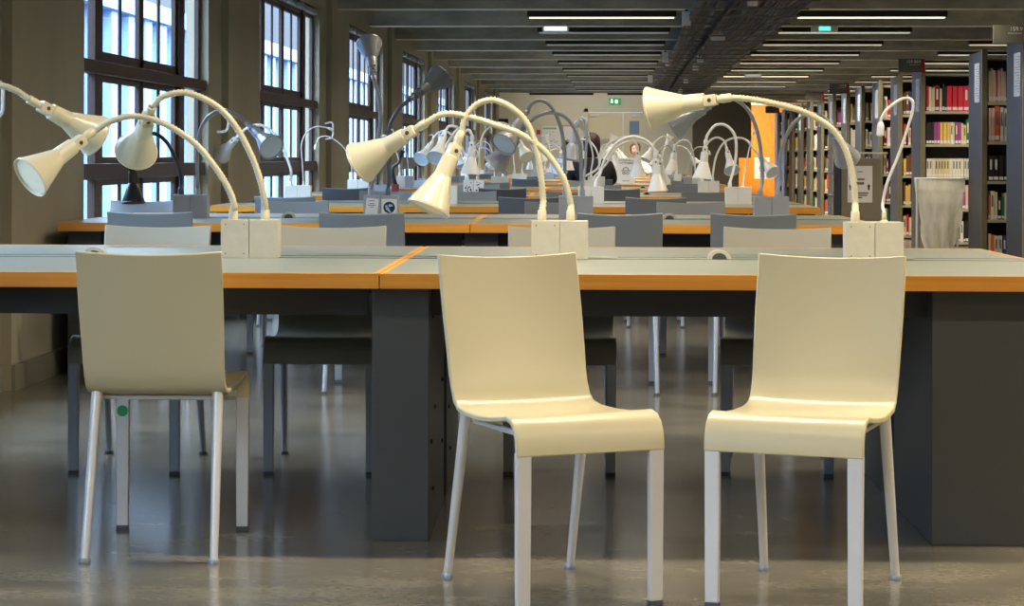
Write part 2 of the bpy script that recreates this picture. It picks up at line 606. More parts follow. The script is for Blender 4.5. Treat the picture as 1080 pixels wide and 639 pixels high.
def shell_mesh(m):
    prof = [(-0.258, 0.800), (-0.244, 0.745), (-0.222, 0.660), (-0.201, 0.575), (-0.186, 0.510), (-0.176, 0.480),
            (-0.160, 0.452), (-0.137, 0.437), (-0.09, 0.431), (-0.01, 0.430), (0.07, 0.435), (0.14, 0.444), (0.180, 0.450),
            (0.208, 0.444), (0.229, 0.428), (0.241, 0.405), (0.2455, 0.380), (0.246, 0.362)]
    bm = bmesh.new()
    N = 13
    grid = []
    for i, (y, z) in enumerate(prof):
        row = []
        back = max(0.0, min(1.0, (z - 0.47) / 0.2)) if i < 6 else 0.0
        hw_ = CHW / 2 - (0.004 * (1 - back) if i < 9 else 0.0)
        for j in range(N):
            t = -1 + 2 * j / (N - 1)
            yy = y - 0.013 * (1 - t * t) * back
            zz = z - (0.009 * (1 - t * t) if i == 0 else 0.006 * (1 - t * t) * back)
            if 6 <= i <= 12:
                zz -= 0.004 * (1 - t * t)
            row.append(bm.verts.new((t * hw_, yy, zz)))
        grid.append(row)
    for i in range(len(grid) - 1):
        for j in range(N - 1):
            bm.faces.new((grid[i][j], grid[i][j + 1], grid[i + 1][j + 1], grid[i + 1][j]))
    bmesh.ops.recalc_face_normals(bm, faces=bm.faces)
    # normals should point to the sitter side (up / forward)
    f = min(bm.faces, key=lambda q: abs(q.calc_center_median().y - 0.02))
    if f.normal.z < 0:
        bmesh.ops.reverse_faces(bm, faces=bm.faces)
    top = set(bm.faces)
    bmesh.ops.solidify(bm, geom=list(bm.faces), thickness=0.013)
    return bm

def make_chair(name, kind):
    root = empty(name)
    shell_m = {'cream': M['cream'], 'greige': M['greige'], 'grey': M['grey'], 'charcoal': M['dgrey']}[kind]
    leg_m = M['alu'] if kind == 'cream' else M['alug']
    sh = obj('seat_shell', shell_mesh(shell_m), shell_m, root, True, 40)
    bv = sh.modifiers.new('soft edge', 'BEVEL')
    bv.width = 0.003; bv.segments = 2; bv.limit_method = 'ANGLE'; bv.angle_limit = math.radians(50)
    for sx in (-1, 1):
        bm = bmesh.new()
        xc = sx * (CHW / 2 - 0.019)
        # flat front bar, rounded corners
        vs = box(bm, -0.0185, 0.0185, -0.009, 0.009, 0.012, 0.372, 0.004)
        for v in vs:
            v.co.x = v.co.x * (0.88 if v.co.z < 0.1 else 1) + xc
            v.co.y += 0.2355
        lg = obj('leg', bm, leg_m, root)
        bm = bmesh.new()
        box(bm, xc - 0.017, xc + 0.017, 0.2265, 0.2445, 0.0, 0.0125, 0.002)
        obj('foot_pad', bm, M['foot'], lg)
        bm = bmesh.new()
        p0 = Vector((sx * 0.158, -0.140, 0.425))
        p1 = Vector((sx * 0.166, -0.245, 0.010))
        tube(bm, [p0.lerp(p1, t) for t in (0, 0.25, 0.5, 0.75, 1)], lambda t: 0.0145 - 0.004 * t, 14)
        lg = obj('leg', bm, leg_m, root, True, 50)
        bm = bmesh.new()
        lathe(bm, Vector((p1.x, p1.y, 0.0)), Vector((0, 0, 1)), [(0, 0.015), (0.005, 0.016), (0.011, 0.0135), (0.012, 0.010)], 16)
        obj('foot_pad', bm, M['alug'] if kind == 'cream' else M['foot'], lg, True)
    bm = bmesh.new()
    box(bm, -0.150, 0.150, -0.110, -0.090, 0.402, 0.414, 0.004)
    box(bm, -0.155, 0.155, 0.212, 0.228, 0.375, 0.393, 0.004)
    for sx in (-1, 1):
        box(bm, sx * 0.15 - 0.008, sx * 0.15 + 0.008, -0.10, 0.219, 0.400, 0.412, 0.003)
    obj('seat_frame', bm, leg_m, root)
    return root

protos = {}
ROWN = ['nearest', 'second', 'third', 'fourth', 'fifth', 'sixth', 'seventh', 'eighth', 'ninth', 'tenth']
SEATN = ['window end seat', 'second seat from the windows', 'second seat from the shelves', 'shelf end seat']
CGROUP = 'shell chairs along the reading tables'

def place_chair(kind, lat, dep, phi, label, group=CGROUP):
    if kind not in protos:
        c = make_chair('reading_chair', kind)
        protos[kind] = c
    else:
        c = copy_tree(protos[kind])
    c.location = cw(lat, dep, 0)
    c.rotation_euler = (0, 0, YAW - math.radians(phi))
    tag(c, label, 'chair', group)
    return c

A = place_chair('cream', -0.919, 5.675, 1.3, 'cream shell chair with its back to us, green dot on one leg')
B = place_chair('cream', 0.091, 5.087, 157.5, 'cream shell chair pulled out and facing us beside the narrow table support')
Dc = place_chair('cream', 0.707, 5.075, -159.0, 'cream shell chair pulled out and facing us beside the broad table end panel')
# green dot sticker on the far flat leg of the first chair
flegs = [c for c in A.children if c.name.startswith('leg')]
bm = bmesh.new()
lathe(bm, Vector((-CHW / 2 + 0.019, 0.2265, 0.332)), Vector((0, -1, 0)), [(0, 0.0155), (0.0012, 0.0155)], 20)
tgt = min(flegs, key=lambda c: (c.data.vertices[0].co.x, -c.data.vertices[0].co.y) if c.data.vertices[0].co.y > 0 else (9, 0))
s = obj('sticker', bm, M['green'], tgt)
s['label'] = 'round green sticker'

# ---------------------------------------------------------------- tables
TL, TD = 1.92, 1.35 * K
TZ, TT = 0.73, 0.04
TROT = 50.0 / F
D = [5.08, 8.35, 11.1, 13.9, 16.8, 19.7, 22.6, 25.5, 28.4]
PAIRS = [[-1.75, -0.80, 0.147, 1.10], [-1.62, -0.658, 0.322, 1.30], [-1.433, -0.453, 0.529, 1.509], [-1.29, -0.32, 0.655, 1.644], [-1.084, -0.125, 0.854, 1.82]]
for d in D[5:]:
    s_ = F0 / d
    r = 0.806 + 106.6 / s_
    PAIRS.append([r - 2.88, r - 1.92, r - 0.96, r])
tproto = None

def make_table():
    root = empty('reading_table')
    bm = bmesh.new()
    e = 0.016
    box(bm, -TL / 2 + e, TL / 2 - e, -TD / 2 + e, TD / 2 - e, TZ - 0.03, TZ)
    obj('desk_surface', bm, M['linol'], root)
    bm = bmesh.new()
    box(bm, -TL / 2 + 0.002, TL / 2 - 0.002, -TD / 2, -TD / 2 + e, TZ - TT, TZ + 0.0005, 0.0015)
    box(bm, -TL / 2 + 0.002, TL / 2 - 0.002, TD / 2 - e, TD / 2, TZ - TT, TZ + 0.0005, 0.0015)
    box(bm, -TL / 2 + 0.002, -TL / 2 + e, -TD / 2 + e, TD / 2 - e, TZ - TT, TZ + 0.0005, 0.0015)
    box(bm, TL / 2 - e, TL / 2 - 0.002, -TD / 2 + e, TD / 2 - e, TZ - TT, TZ + 0.0005, 0.0015)
    ed = obj('wood_edge', bm, M['beech'], root)
    bm = bmesh.new()
    box(bm, -TL / 2 + e, TL / 2 - e, -0.012, -0.009, TZ - 0.001, TZ + 0.0012)
    box(bm, -TL / 2 + e, TL / 2 - e, 0.115, 0.118, TZ - 0.001, TZ + 0.0012)
    obj('cable_channel', bm, M['black'], root)
    bm = bmesh.new()
    for y in (-0.52 * K, 0.50 * K):
        box(bm, -TL / 2 + 0.05, TL / 2 - 0.05, y, y + 0.02, 0.605, TZ - 0.03)
    box(bm, -TL / 2 + 0.05, TL / 2 - 0.05, -0.02, 0.02, 0.625, TZ - 0.03)
    obj('apron', bm, M['black'], root)
    # box supports: a narrow one shared at the joint, a broad one at the end
    return root

def add_supports(root, xs):
    for (xa_, xb_) in xs:
        for (ya, yb) in ((-0.585 * K, -0.055 * K), (0.055 * K, 0.585 * K)):
            bm = bmesh.new()
            box(bm, xa_, xb_, ya, yb, 0.0, TZ - TT, 0.003)
            if xb_ < 0.3:
                for side, sg in ((xa_, -1), (xb_, 1)):
                    for (yy, zz) in ((0.10, 0.60), (0.17, 0.34), (0.40, 0.585), (0.06, 0.26), (0.44, 0.38), (0.12, 0.12), (0.43, 0.2)):
                        lathe(bm, Vector((side, ya + yy * K, zz)), Vector((sg, 0, 0)), [(0, 0.007), (0.004, 0.007), (0.006, 0.004)], 10, mi=1)
            obj('box_support', bm, [M['slate'], M['bolt']], root)
    return root

tbl_right = make_table()
add_supports(tbl_right, [(-TL / 2 - 0.03, -TL / 2 + 0.125), (TL / 2 - 0.44, TL / 2 - 0.02)])
tbl_left = make_table()
add_supports(tbl_left, [(-TL / 2 + 0.02, -TL / 2 + 0.175)])
tbl_mid_left = None
tused = [False, False]
GROUPT = 'long reading tables in rows across the room'
seams = []
grommet = None
flap = None
for r, d in enumerate(D):
    seam = (PAIRS[r][1] + PAIRS[r][2]) / 2
    seams.append(seam)
    for side in (0, 1):
        base = (tbl_left, tbl_right)[side]
        t = base if not tused[side] else copy_tree(base)
        tused[side] = True
        half = TL / 2
        lat = seam + (half if side else -half)
        # rotate about the joint so the two table tops stay in line
        off = lat - seam
        t.location = cw(seam, d * K, 0) + Vector((off * math.cos(TROT), off * math.sin(TROT), 0))
        t.rotation_euler = (0, 0, TROT)
        tag(t, 'grey topped table with orange wood edge, %s row, %s half' % (ROWN[r], ('window side', 'bookshelf side')[side]), 'table', GROUPT)
        # half-round cable outlet in the middle of the table
        if r < 5:
            if grommet is None:
                g = empty('cable_outlet')
                bm = bmesh.new()
                n = 16
                pr = []
                for k in range(n + 1):
                    a = PI * k / n
                    pr.append((0.036 * math.cos(a), 0.030 * math.sin(a)))
                va = [bm.verts.new((x, -0.016, z)) for x, z in pr]
                vb = [bm.verts.new((x, 0.016, z)) for x, z in pr]
                bm.faces.new(va); bm.faces.new(vb[::-1])
                for k in range(n):
                    bm.faces.new((va[k], va[k + 1], vb[k + 1], vb[k]))
                bm.faces.new((va[n], va[0], vb[0], vb[n]))
                obj('dome', bm, M['boxc'], g, True)
                bm = bmesh.new()
                va = [bm.verts.new((x * 0.62, -0.0175, z * 0.62 + 0.001)) for x, z in pr]
                bm.faces.new(va)
                bmesh.ops.solidify(bm, geom=list(bm.faces), thickness=0.001)
                obj('slot', bm, M['foot'], g)
                grommet = g
                q = g
            else:
                q = copy_tree(grommet)
            q.location = t.location + Vector((0, 0.02, TZ))
            q.rotation_euler = (0, 0, TROT)
            tag(q, 'half round cable outlet on the %s table row, %s half' % (ROWN[r], ('window side', 'bookshelf side')[side]), 'cable outlet', 'half round cable outlets on the tables')

# ---------------------------------------------------------------- more chairs
def seat_lat(r, j, dd=0.0):
    return PAIRS[r][j]

listed = []
used = set()
def row_chair(kind, r, side, uc, dtop, jit=0.0, seat=None):
    """side 'near' (back towards us) or 'far' (facing us); uc = column of the backrest middle, dtop = its depth"""
    lat = lat_of(uc, dtop)
    j = seat if seat is not None else min((k for k in range(4) if (r, side, k) not in used), key=lambda k: abs(PAIRS[r][k] + (D[r] - dtop) * 0.0 - lat))
    used.add((r, side, j))
    colour = {'cream': 'cream', 'greige': 'beige-grey', 'grey': 'blue-grey', 'charcoal': 'charcoal'}[kind]
    lab = '%s shell chair, %s side of the %s table row, %s' % (colour, side, ROWN[r], SEATN[j])
    if side == 'near':
        o = (lat + 0.25 * math.sin(math.radians(2 + jit)), dtop * K + 0.255, 2 + jit)
    else:
        o = (lat, dtop * K - 0.255, 180 + 2 + jit)
    place_chair(kind, o[0], o[1], o[2], lab)

for uc, j, k in ((162.5, 1, 0), (351.5, -2, 1), (590, 0, 2), (810.5, 5, 3)):
    row_chair('greige', 0, 'far', uc, 5.80, j, k)
for uc, j, k in ((158.5, 0, 0), (382, 1, 1), (654, -1, 2), (795, 2, 3)):
    row_chair('grey', 1, 'near', uc, 7.25, j, k)
for uc, kd, k in ((150, 'grey', 0), (309.5, 'grey', 1), (588, 'charcoal', 2), (727, 'grey', 3)):
    row_chair(kd, 1, 'far', uc, 9.10, 0, k)
for uc, kd, k in ((301, 'grey', 0), (558, 'charcoal', 1), (692, 'grey', 2)):
    row_chair(kd, 2, 'near', uc, 10.15, 0, k)
for uc, kd, k in ((405, 'grey', 0), (495, 'grey', 1), (600, 'charcoal', 2), (745, 'charcoal', 3)):
    row_chair(kd, 2, 'far', uc, 11.9, 0, k)
for uc, kd, k in ((365, 'charcoal', 0), (530, 'charcoal', 1), (650, 'grey', 2)):
    row_chair(kd, 3, 'near', uc, 13.0, 0, k)
rs = random.Random(3)
for r in range(3, 9):
    for side in ('near', 'far'):
        for j in range(4):
            if (r, side, j) in used or (r == 3 and side == 'near') or rs.random() < (0.15 if r < 6 else 0.35):
                continue
            if r == 5 and side == 'near' and j == 2:
                continue
            lat = PAIRS[r][j] + rs.uniform(-0.12, 0.12)
            dt = D[r] + (-0.85 if side == 'near' else 0.82) + rs.uniform(-0.08, 0.08)
            row_chair(rs.choice(['grey', 'grey', 'charcoal']), r, side, 540 + lat * F0 / dt, dt, rs.uniform(-5, 5), j)

# ---------------------------------------------------------------- lamps
BW, BH, BD = 0.0855, 0.117, 0.085
LM = {'cream': (M['lcream'], M['boxc'], M['diffc']), 'white': (M['lwhite'], M['boxw'], M['diffb']),
      'grey': (M['lgrey'], M['boxg'], M['diffb']), 'black': (M['lblack'], M['boxg'], M['diffb']), 'dark': (M['ldark'], M['boxg'], M['diffb'])}

def build_head(root, a, axis, mats, near, hs=1.0):
    paint, _, diff = mats
    d = axis.normalized()
    u, v = frame_axes(d)
    n = 32 if near else 16
    # ferrule, square block, then the flared shade
    bm = bmesh.new()
    lathe(bm, a, d, [(-0.004, 0.0125), (0.0, 0.014), (0.026, 0.014), (0.032, 0.0115), (0.045, 0.0115)], n // 2)
    obj('ferrule', bm, paint, root, True)
    bm = bmesh.new()
    rot = Matrix((u, v, d)).transposed().to_4x4()
    box(bm, -0.019, 0.019, -0.017, 0.017, 0.040 * hs, 0.088 * hs, 0.005, rot=rot, at=a)
    skt = obj('socket_block', bm, paint, root, True, 50)
    bm = bmesh.new()
    nrm = -v if (-v).y < v.y else v
    if abs(u.y) > abs(v.y):
        nrm = u if u.y < 0 else -u
        off = 0.019
    else:
        off = 0.017
    lathe(bm, a + d * 0.062 * hs + nrm * (off - 0.001), nrm, [(0, 0.0065), (0.002, 0.0065), (0.003, 0.004)], 12)
    obj('screw', bm, M['screw'] if near else M['bolt'], skt, True)
    bm = bmesh.new()
    outer = [(0.080, 0.012), (0.080, 0.0235), (0.083, 0.0252), (0.146, 0.0280), (0.149, 0.0300), (0.180, 0.0405), (0.215, 0.0530), (0.250, 0.0655), (0.252, 0.068), (0.2585, 0.068)]
    inner = [(0.2585, 0.0655), (0.250, 0.0625), (0.215, 0.050), (0.180, 0.037), (0.150, 0.026)]
    pr = [(t * hs, r_ * hs) for t, r_ in outer + inner]
    lathe(bm, a, d, pr, n, True, True)
    obj('lamp_shade', bm, paint, root, True, 15 if near else 28)
    bm = bmesh.new()
    lathe(bm, a, d, [(0.2485 * hs, 0.0605 * hs), (0.2515 * hs, 0.0605 * hs)], n)
    obj('diffuser', bm, diff, root, True)

def build_led(root, a, axis, mats):
    bm = bmesh.new()
    d = axis.normalized()
    lathe(bm, a - d * 0.004, d, [(0, 0.006), (0.004, 0.009), (0.012, 0.011), (0.040, 0.012), (0.044, 0.009)], 14)
    obj('lamp_head', bm, M['alu'], root, True)

LGROUP = 'gooseneck lamps in pairs along the table centre lines'
PAIRN = ['window end pair', 'second pair from the windows', 'second pair from the shelves', 'shelf end pair']
lampused = set()
LDESC = {}

def base_pos(r, j, side):
    lat = PAIRS[r][j]
    off = (-1 if side == 0 else 1) * BW / 2 * 1.02
    jl = lat - seams[r]
    p = cw(seams[r], D[r] * K, TZ) + Vector(((jl + off) * math.cos(TROT), (jl + off) * math.sin(TROT), 0))
    return p

def lamp(r, j, side, kind, pts, mouth, sign=0, led=False, box_kind=None, hs=1.0, desc=''):
    """pts: (u, v) along the neck above its base, last one where the head starts; mouth: (u, v) of the shade opening;
    sign -1: opening turned towards us, +1: away"""
    d = D[r]
    bp = base_pos(r, j, side)
    lampused.add((r, j, side))
    top = bp + Vector((0, 0, BH))
    P = [top, top + Vector((0, 0, 0.028))] + [px(u, v, d) for u, v in pts]
    m0 = px(mouth[0], mouth[1], d)
    a = P[-1]
    proj = m0 - a
    L = (0.2585 if not led else 0.045) * hs
    pl = proj.length
    fwd = cw(0, 1, 0)
    if pl < L:
        ddp = math.sqrt(L * L - pl * pl) * (sign if sign else 0)
        axis = proj + fwd * ddp
    else:
        axis = proj + fwd * 0.02 * sign
    return finish_lamp(r, j, side, kind, bp, P, axis, led, box_kind, hs, desc)

def finish_lamp(r, j, side, kind, bp, P, axis, led, box_kind, hs, desc):
    near = r < 3
    mats = LM[kind]
    bmat = LM[box_kind][1] if box_kind else mats[1]
    colour = {'cream': 'cream', 'white': 'white', 'grey': 'grey', 'black': 'black', 'dark': 'dark grey'}[kind]
    what = 'thin reading lamp' if led else 'cone lamp'
    lab = '%s %s, %s table row, %s, %s one' % (colour, what, ROWN[r], PAIRN[j], ('window side', 'shelf side')[side])
    root = empty('desk_lamp', bp, 0, lab, 'lamp', LGROUP)
    loc = bp.copy()
    bm = bmesh.new()
    rot = Matrix.Rotation(TROT, 4, 'Z')
    box(bm, -BW / 2, BW / 2, -BD / 2, BD / 2, 0, BH, 0.0015, rot=rot)
    bx = obj('base_box', bm, bmat, root)
    if r < 2 and side == 0:
        bm = bmesh.new()
        sx = -1 if side == 0 else 1
        for (x, z) in ((-0.028, 0.103), (0.028, 0.103), (-0.028, 0.014), (0.028, 0.014)):
            pp = rot @ Vector((x, -BD / 2 + 0.0004, z))
            lathe(bm, pp, Vector((0, -1, 0)), [(0, 0.0022), (0.0006, 0.0022)], 8)
        obj('screw', bm, M['foot'], bx)
    if not (r == 0 and j == 1 and side == 1):
        P[0] = P[0] + Vector((-0.011, 0, 0)); P[1] = P[1] + Vector((-0.011, 0, 0))
    P = [p - loc for p in P]
    step = 0.0052 if r == 0 else (0.008 if r < 3 else 0.016)
    C_ = catmull(P, step)
    # blend the neck's last centimetres into the head's axis
    bm = bmesh.new()
    rad = (0.0048 if led else 0.0098)
    tube(bm, C_, rad, 10 if near else 6, rib=(0.16 if (r == 0 and not led) else (0.04 if (r == 1 and not led) else 0)))
    obj('flexible_neck', bm, M['alu'] if led else mats[0], root, True, 180)
    if not led:
        bm = bmesh.new()
        t0 = P[0]
        lathe(bm, t0 + Vector((0, 0, -0.001)), Vector((0, 0, 1)), [(0, 0.014), (0.03, 0.0135), (0.034, 0.011)], 14)
        obj('neck_collar', bm, mats[0], root, True)
        build_head(root, P[-1], axis, mats, near, hs)
    else:
        bm = bmesh.new()
        lathe(bm, P[0] + Vector((0, 0, -0.001)), Vector((0, 0, 1)), [(0, 0.014), (0.004, 0.012), (0.006, 0.007), (0.03, 0.007)], 14)
        obj('neck_collar', bm, mats[0], root, True)
        build_led(root, P[-1], axis, mats)
    return root

# --- nearest row
lamp(0, 0, 1, 'cream', [(-44, 150), (-26, 108), (-4, 91), (16, 95), (31, 105)], (91, 143), +1)
lamp(0, 0, 0, 'cream', [(-95, 150), (-130, 105), (-170, 100), (-190, 118)], (-205, 190), -1)
lamp(0, 1, 0, 'cream', [(247, 216), (241, 199), (226, 175), (203, 149), (170, 129), (140, 122.5), (117, 128), (98, 139)], (42.5, 187), -1)
lamp(0, 1, 1, 'cream', [(279, 212), (275, 192), (266, 166), (249, 134), (226, 110), (196, 98), (172, 102), (160, 113)], (131, 160), +1)
lamp(0, 2, 0, 'cream', [(573, 212), (571, 190), (567, 164), (557, 132), (540, 114), (520, 105.5), (503, 110), (491, 124), (486.5, 140)], (452.5, 220), -1)
lamp(0, 2, 1, 'cream', [(602, 215), (595, 190), (576, 161), (549, 141.5), (520, 131), (497, 124), (475, 120), (461, 122.5), (449, 130)], (377, 172), +1)
lamp(0, 3, 0, 'cream', [(902, 215), (900.5, 195), (897, 174), (890, 154), (875, 134), (850, 119), (820, 110), (790, 104.5), (770, 103)], (686, 114), +1)
lamp(0, 3, 1, 'cream', [(931, 215), (936, 192), (947, 165), (957, 136), (963, 114), (961, 105), (951, 104.5), (937, 114), (930, 124), (929, 130)], (928.5, 140), 0, True)
# --- second row
lamp(1, 0, 0, 'black', [(191, 190), (187, 172), (178, 153), (166, 142), (154, 142), (145, 152), (140, 166)], (141.5, 216), -1, box_kind='grey', hs=0.9)
lamp(1, 0, 1, 'grey', [(208, 180), (208.5, 155), (213, 133), (224, 120), (238, 117), (252, 123), (261, 130)], (291, 156), -1)
lamp(1, 1, 0, 'grey', [(394, 188), (397, 160), (401, 130), (400, 105), (394.5, 84)], (387, 44), +1)
lamp(1, 1, 1, 'dark', [(410, 188), (409, 158), (411, 134), (420, 116), (432, 105)], (463, 80), +1, box_kind='grey')
lamp(1, 2, 0, 'grey', [(595.5, 185), (595, 155), (590, 130), (581, 112), (570, 106), (560.5, 110), (556, 118)], (531, 153), -1)
lamp(1, 2, 1, 'grey', [(613, 185), (612, 155), (605, 134), (594, 122), (580, 119), (566, 123), (555, 133)], (521, 176), +1)
lamp(1, 3, 0, 'grey', [(804, 190), (803, 165), (799, 140), (791, 119), (779, 107), (766, 103), (756, 107)], (712, 135), +1)
lamp(1, 3, 1, 'grey', [(822, 190), (823, 165), (829, 144), (839, 128), (853, 121), (866, 122), (876, 131)], (899, 168), +1)
# --- third row
lamp(2, 0, 0, 'white', [(307, 180), (300, 160), (290, 142), (275, 132), (261, 135), (252, 143)], (229, 163), +1)
lamp(2, 0, 1, 'white', [(319, 172), (318, 152), (324, 139), (334, 133.5), (346, 135)], (354, 138), 0, True)
lamp(2, 1, 0, 'white', [(466, 178), (468, 160), (477, 143), (483, 135), (474, 133), (470, 138)], (461, 167), -1)
lamp(2, 1, 1, 'white', [(477, 178), (482, 160), (488, 143), (494, 137), (498, 143)], (496, 180), 0)
lamp(2, 2, 0, 'grey', [(617, 178), (618, 158), (619, 140), (617, 128), (613, 124), (609, 129)], (600, 172), -1, box_kind='white')
lamp(2, 2, 1, 'white', [(633, 183), (637.5, 169), (645, 157), (653, 149), (666, 144), (677, 146), (686, 152), (691, 161)], (694, 204), 0)
lamp(2, 3, 0, 'white', [(774, 178), (776.5, 160), (775, 143), (766, 132.5), (755, 132), (747, 141), (744.5, 148)], (741, 186), 0)
lamp(2, 3, 1, 'white', [(786, 180), (788.5, 165), (792, 150), (795, 141)], (797, 136), 0, True)
# --- fourth row
lamp(3, 0, 0, 'white', [(371, 180), (369, 168), (362, 155), (348, 144.5), (337, 145), (333, 153)], (332, 162), 0, True)
lamp(3, 0, 1, 'white', [(384, 176), (388, 160), (396, 148), (404, 143)], (412, 145), 0, True)
lamp(3, 1, 0, 'white', [(493, 178), (490, 162), (480, 145), (468, 138), (459, 143), (456, 149)], (445, 168), -1)
lamp(3, 1, 1, 'cream', [(505.5, 176), (506, 158), (510, 142), (519, 132), (530, 129.5), (539, 134), (544, 143)], (556, 166), -1, box_kind='white')
lamp(3, 2, 0, 'white', [(630, 178), (634, 166), (641, 153), (650, 147), (661, 144.5), (669, 148), (672, 154)], (673.5, 186), 0)
lamp(3, 2, 1, 'white', [(640, 172), (648, 158), (660, 150), (674, 149), (688, 155), (696, 165)], (700, 192), +1)
lamp(3, 3, 0, 'white', [(742, 176), (742, 162), (747, 150), (756, 145), (764, 149), (766, 156)], (770, 180), -1)
lamp(3, 3, 1, 'white', [(753, 176), (756, 163), (763, 151), (774, 145.5), (786, 147), (794, 156), (799, 162)], (813, 182), -1)

# --- remaining lamps: same build, shapes varied
rl = random.Random(11)
for r in range(4, 9):
    for j in range(4):
        for side in (0, 1):
            if (r, j, side) in lampused:
                continue
            if r > 4 and rl.random() < 0.12:
                continue
            bp = base_pos(r, j, side)
            top = bp + Vector((0, 0, BH))
            ang = rl.choice([PI + rl.uniform(-0.7, 0.7), rl.uniform(-0.7, 0.7)])
            if j < 2 and rl.random() < 0.6:
                ang = PI + rl.uniform(-0.5, 0.5)
            dirv = Vector((math.cos(ang), math.sin(ang), 0))
            H_ = rl.uniform(0.30, 0.46)
            R_ = rl.uniform(0.20, 0.38)
            style = rl.random()
            up = Vector((0, 0, 1))
            if style < 0.12:
                P = [top, top + up * 0.05, top + up * 0.2 + dirv * 0.01, top + up * 0.34 - dirv * 0.02]
                axis = up * 1.0 - dirv * 0.45
            else:
                P = [top, top + up * 0.05, top + up * H_ * 0.6 + dirv * 0.03, top + up * H_ * 0.93 + dirv * R_ * 0.3,
                     top + up * H_ + dirv * R_ * 0.6, top + up * H_ * 0.86 + dirv * R_ * 0.92]
                axis = -up + dirv * rl.uniform(0.0, 0.9)
            kind = 'white' if rl.random() < 0.7 else 'grey'
            finish_lamp(r, j, side, kind, bp, P, axis, rl.random() < 0.08, None, 1.0, '')

# stickers on lamp bases of the second and fourth rows
def on_box(r, j, side, name, w, h, m, label, cat, dz=0.058, dx=0.0, rz=0.0, group=None):
    bp = base_pos(r, j, side)
    o = empty(name, bp + Vector((dx + BD / 2 * math.sin(TROT), -BD / 2 - 0.0008, dz)), TROT, label, cat, group)
    bm = bmesh.new()
    box(bm, -w / 2, w / 2, -0.0006, 0.0004, -h / 2, h / 2, rot=Matrix.Rotation(rz, 4, 'Y'))
    obj('sheet', bm, m, o)
    return o

o = on_box(1, 1, 0, 'info_sticker', 0.062, 0.088, M['paper'], 'white paper sticker on the base of the up-turned grey lamp', 'sticker', rz=0.1)
bm = bmesh.new()
for k, (z, w) in enumerate(((0.030, 0.03), (0.016, 0.024), (0.008, 0.036), (0.0, 0.02))):
    box(bm, -w / 2, w / 2, -0.0012, -0.0007, z, z + 0.0025)
obj('text_lines', bm, M['ink'], o)
o = on_box(1, 1, 1, 'logo_sticker', 0.078, 0.086, M['paper'], 'pale square sticker with a dark round emblem on a lamp base', 'sticker', dz=0.056)
bm = bmesh.new()
lathe(bm, Vector((0, -0.0007, 0.0)), Vector((0, -1, 0)), [(0, 0.029), (0.0006, 0.029)], 28)
rd = obj('emblem', bm, mat('deep_purple_ink', (28, 18, 48), 0.5), o)
bm = bmesh.new()
for (x, z, rr) in ((-0.009, -0.006, 0.0085), (-0.014, 0.006, 0.006), (0.003, 0.010, 0.0075), (0.013, 0.010, 0.005), (-0.002, -0.014, 0.006), (0.004, -0.022, 0.005)):
    lathe(bm, Vector((x, -0.0014, z)), Vector((0, -1, 0)), [(0, rr), (0.0004, rr)], 14)
obj('emblem_spots', bm, mat('ice_blue_ink', (150, 200, 226), 0.5), rd)
for side in (0, 1):
    o = on_box(3, 1, side, 'printed_sticker', 0.08, 0.11, M['paper'], 'white sticker covered in black blocks on a fourth row lamp base, %s' % ('window side half', 'shelf side half')[side], 'sticker')
    bm = bmesh.new()
    for k in range(12):
        x, z = rl.uniform(-0.036, 0.02), rl.uniform(-0.05, 0.04)
        box(bm, x, x + rl.uniform(0.006, 0.018), -0.0014, -0.0008, z, z + rl.uniform(0.004, 0.012))
    obj('print', bm, M['ink'], o)

# small cream strips lying by the lamp bases of the nearest row
for k, (u0, u1) in enumerate(((620, 651), (944, 963))):
    a, b_ = px(u0, 272, 5.10), px(u1, 272, 5.10)
    o = mbox('channel_flap', 0, (b_ - a).length, -0.02, 0.0, 0, 0.004, M['boxc'], None, 0.001)
    o.location = Vector((a.x, a.y, TZ + 0.0015)); o.rotation_euler = (0, 0, TROT)
    tag(o, ('cream cable channel flap lying beside the middle lamp base of the nearest table', 'short cream cable channel flap by the last lamp base, nearest table')[k], 'flap')

# ---------------------------------------------------------------- bookshelves
XS = 3.55
far_edges = [15.3, 16.97, 20.3, 21.9, 23.5, 25.2, 26.8, 28.5, 30.1, 31.8, 33.4, 35.1, 36.7, 38.4]
RD = 0.62 * K
SH = [0.05, 0.44, 0.82, 1.21, 1.60]
RL = 2.3
rproto = None
ranges = []
for i, de in enumerate([q_ * K for q_ in far_edges]):
    k = 0
    yf = de * (CS + (XS / de + SN) / CS * SN)      # room y of the far edge of the end panel
    ranges.append(yf - RD)

def make_range():
    root = empty('library_shelf')
    bm = bmesh.new()
    box(bm, 0, 0.03, 0.04, RD, 0, 2.10, 0.003)
    ep = obj('end_panel', bm, M['endp'], root)
    for x in (0.0, 1.13, 2.26):
        bm = bmesh.new()
        box(bm, x, x + (0.055 if x == 0 else 0.045), 0.0, 0.04, 0, 2.12, 0.003)
        obj('upright', bm, M['upr'], root)
    bm = bmesh.new()
    box(bm, 0.03, RL, RD / 2 - 0.004, RD / 2 + 0.004, 0.0, 2.08)
    obj('back_panel', bm, M['slate'], root)
    for z in SH + [2.05]:
        bm = bmesh.new()
        box(bm, 0.03, RL, 0.012, RD - 0.01, z - 0.03, z, 0.002)
        obj('shelf', bm, M['shelf'], root)
    lb = bmesh.new()
    box(lb, -0.004, 0.0, 0.12, 0.42, 1.60, 1.99)
    l = obj('contents_label', lb, M['bpaper'], root)
    lb = bmesh.new()
    for q in range(14):
        z = 1.64 + q * 0.024
        box(lb, -0.0055, -0.004, 0.15, 0.15 + 0.10 + 0.11 * ((q * 7) % 5) / 4, z, z + 0.006)
    obj('printed_lines', lb, M['signg'], l)
    return root

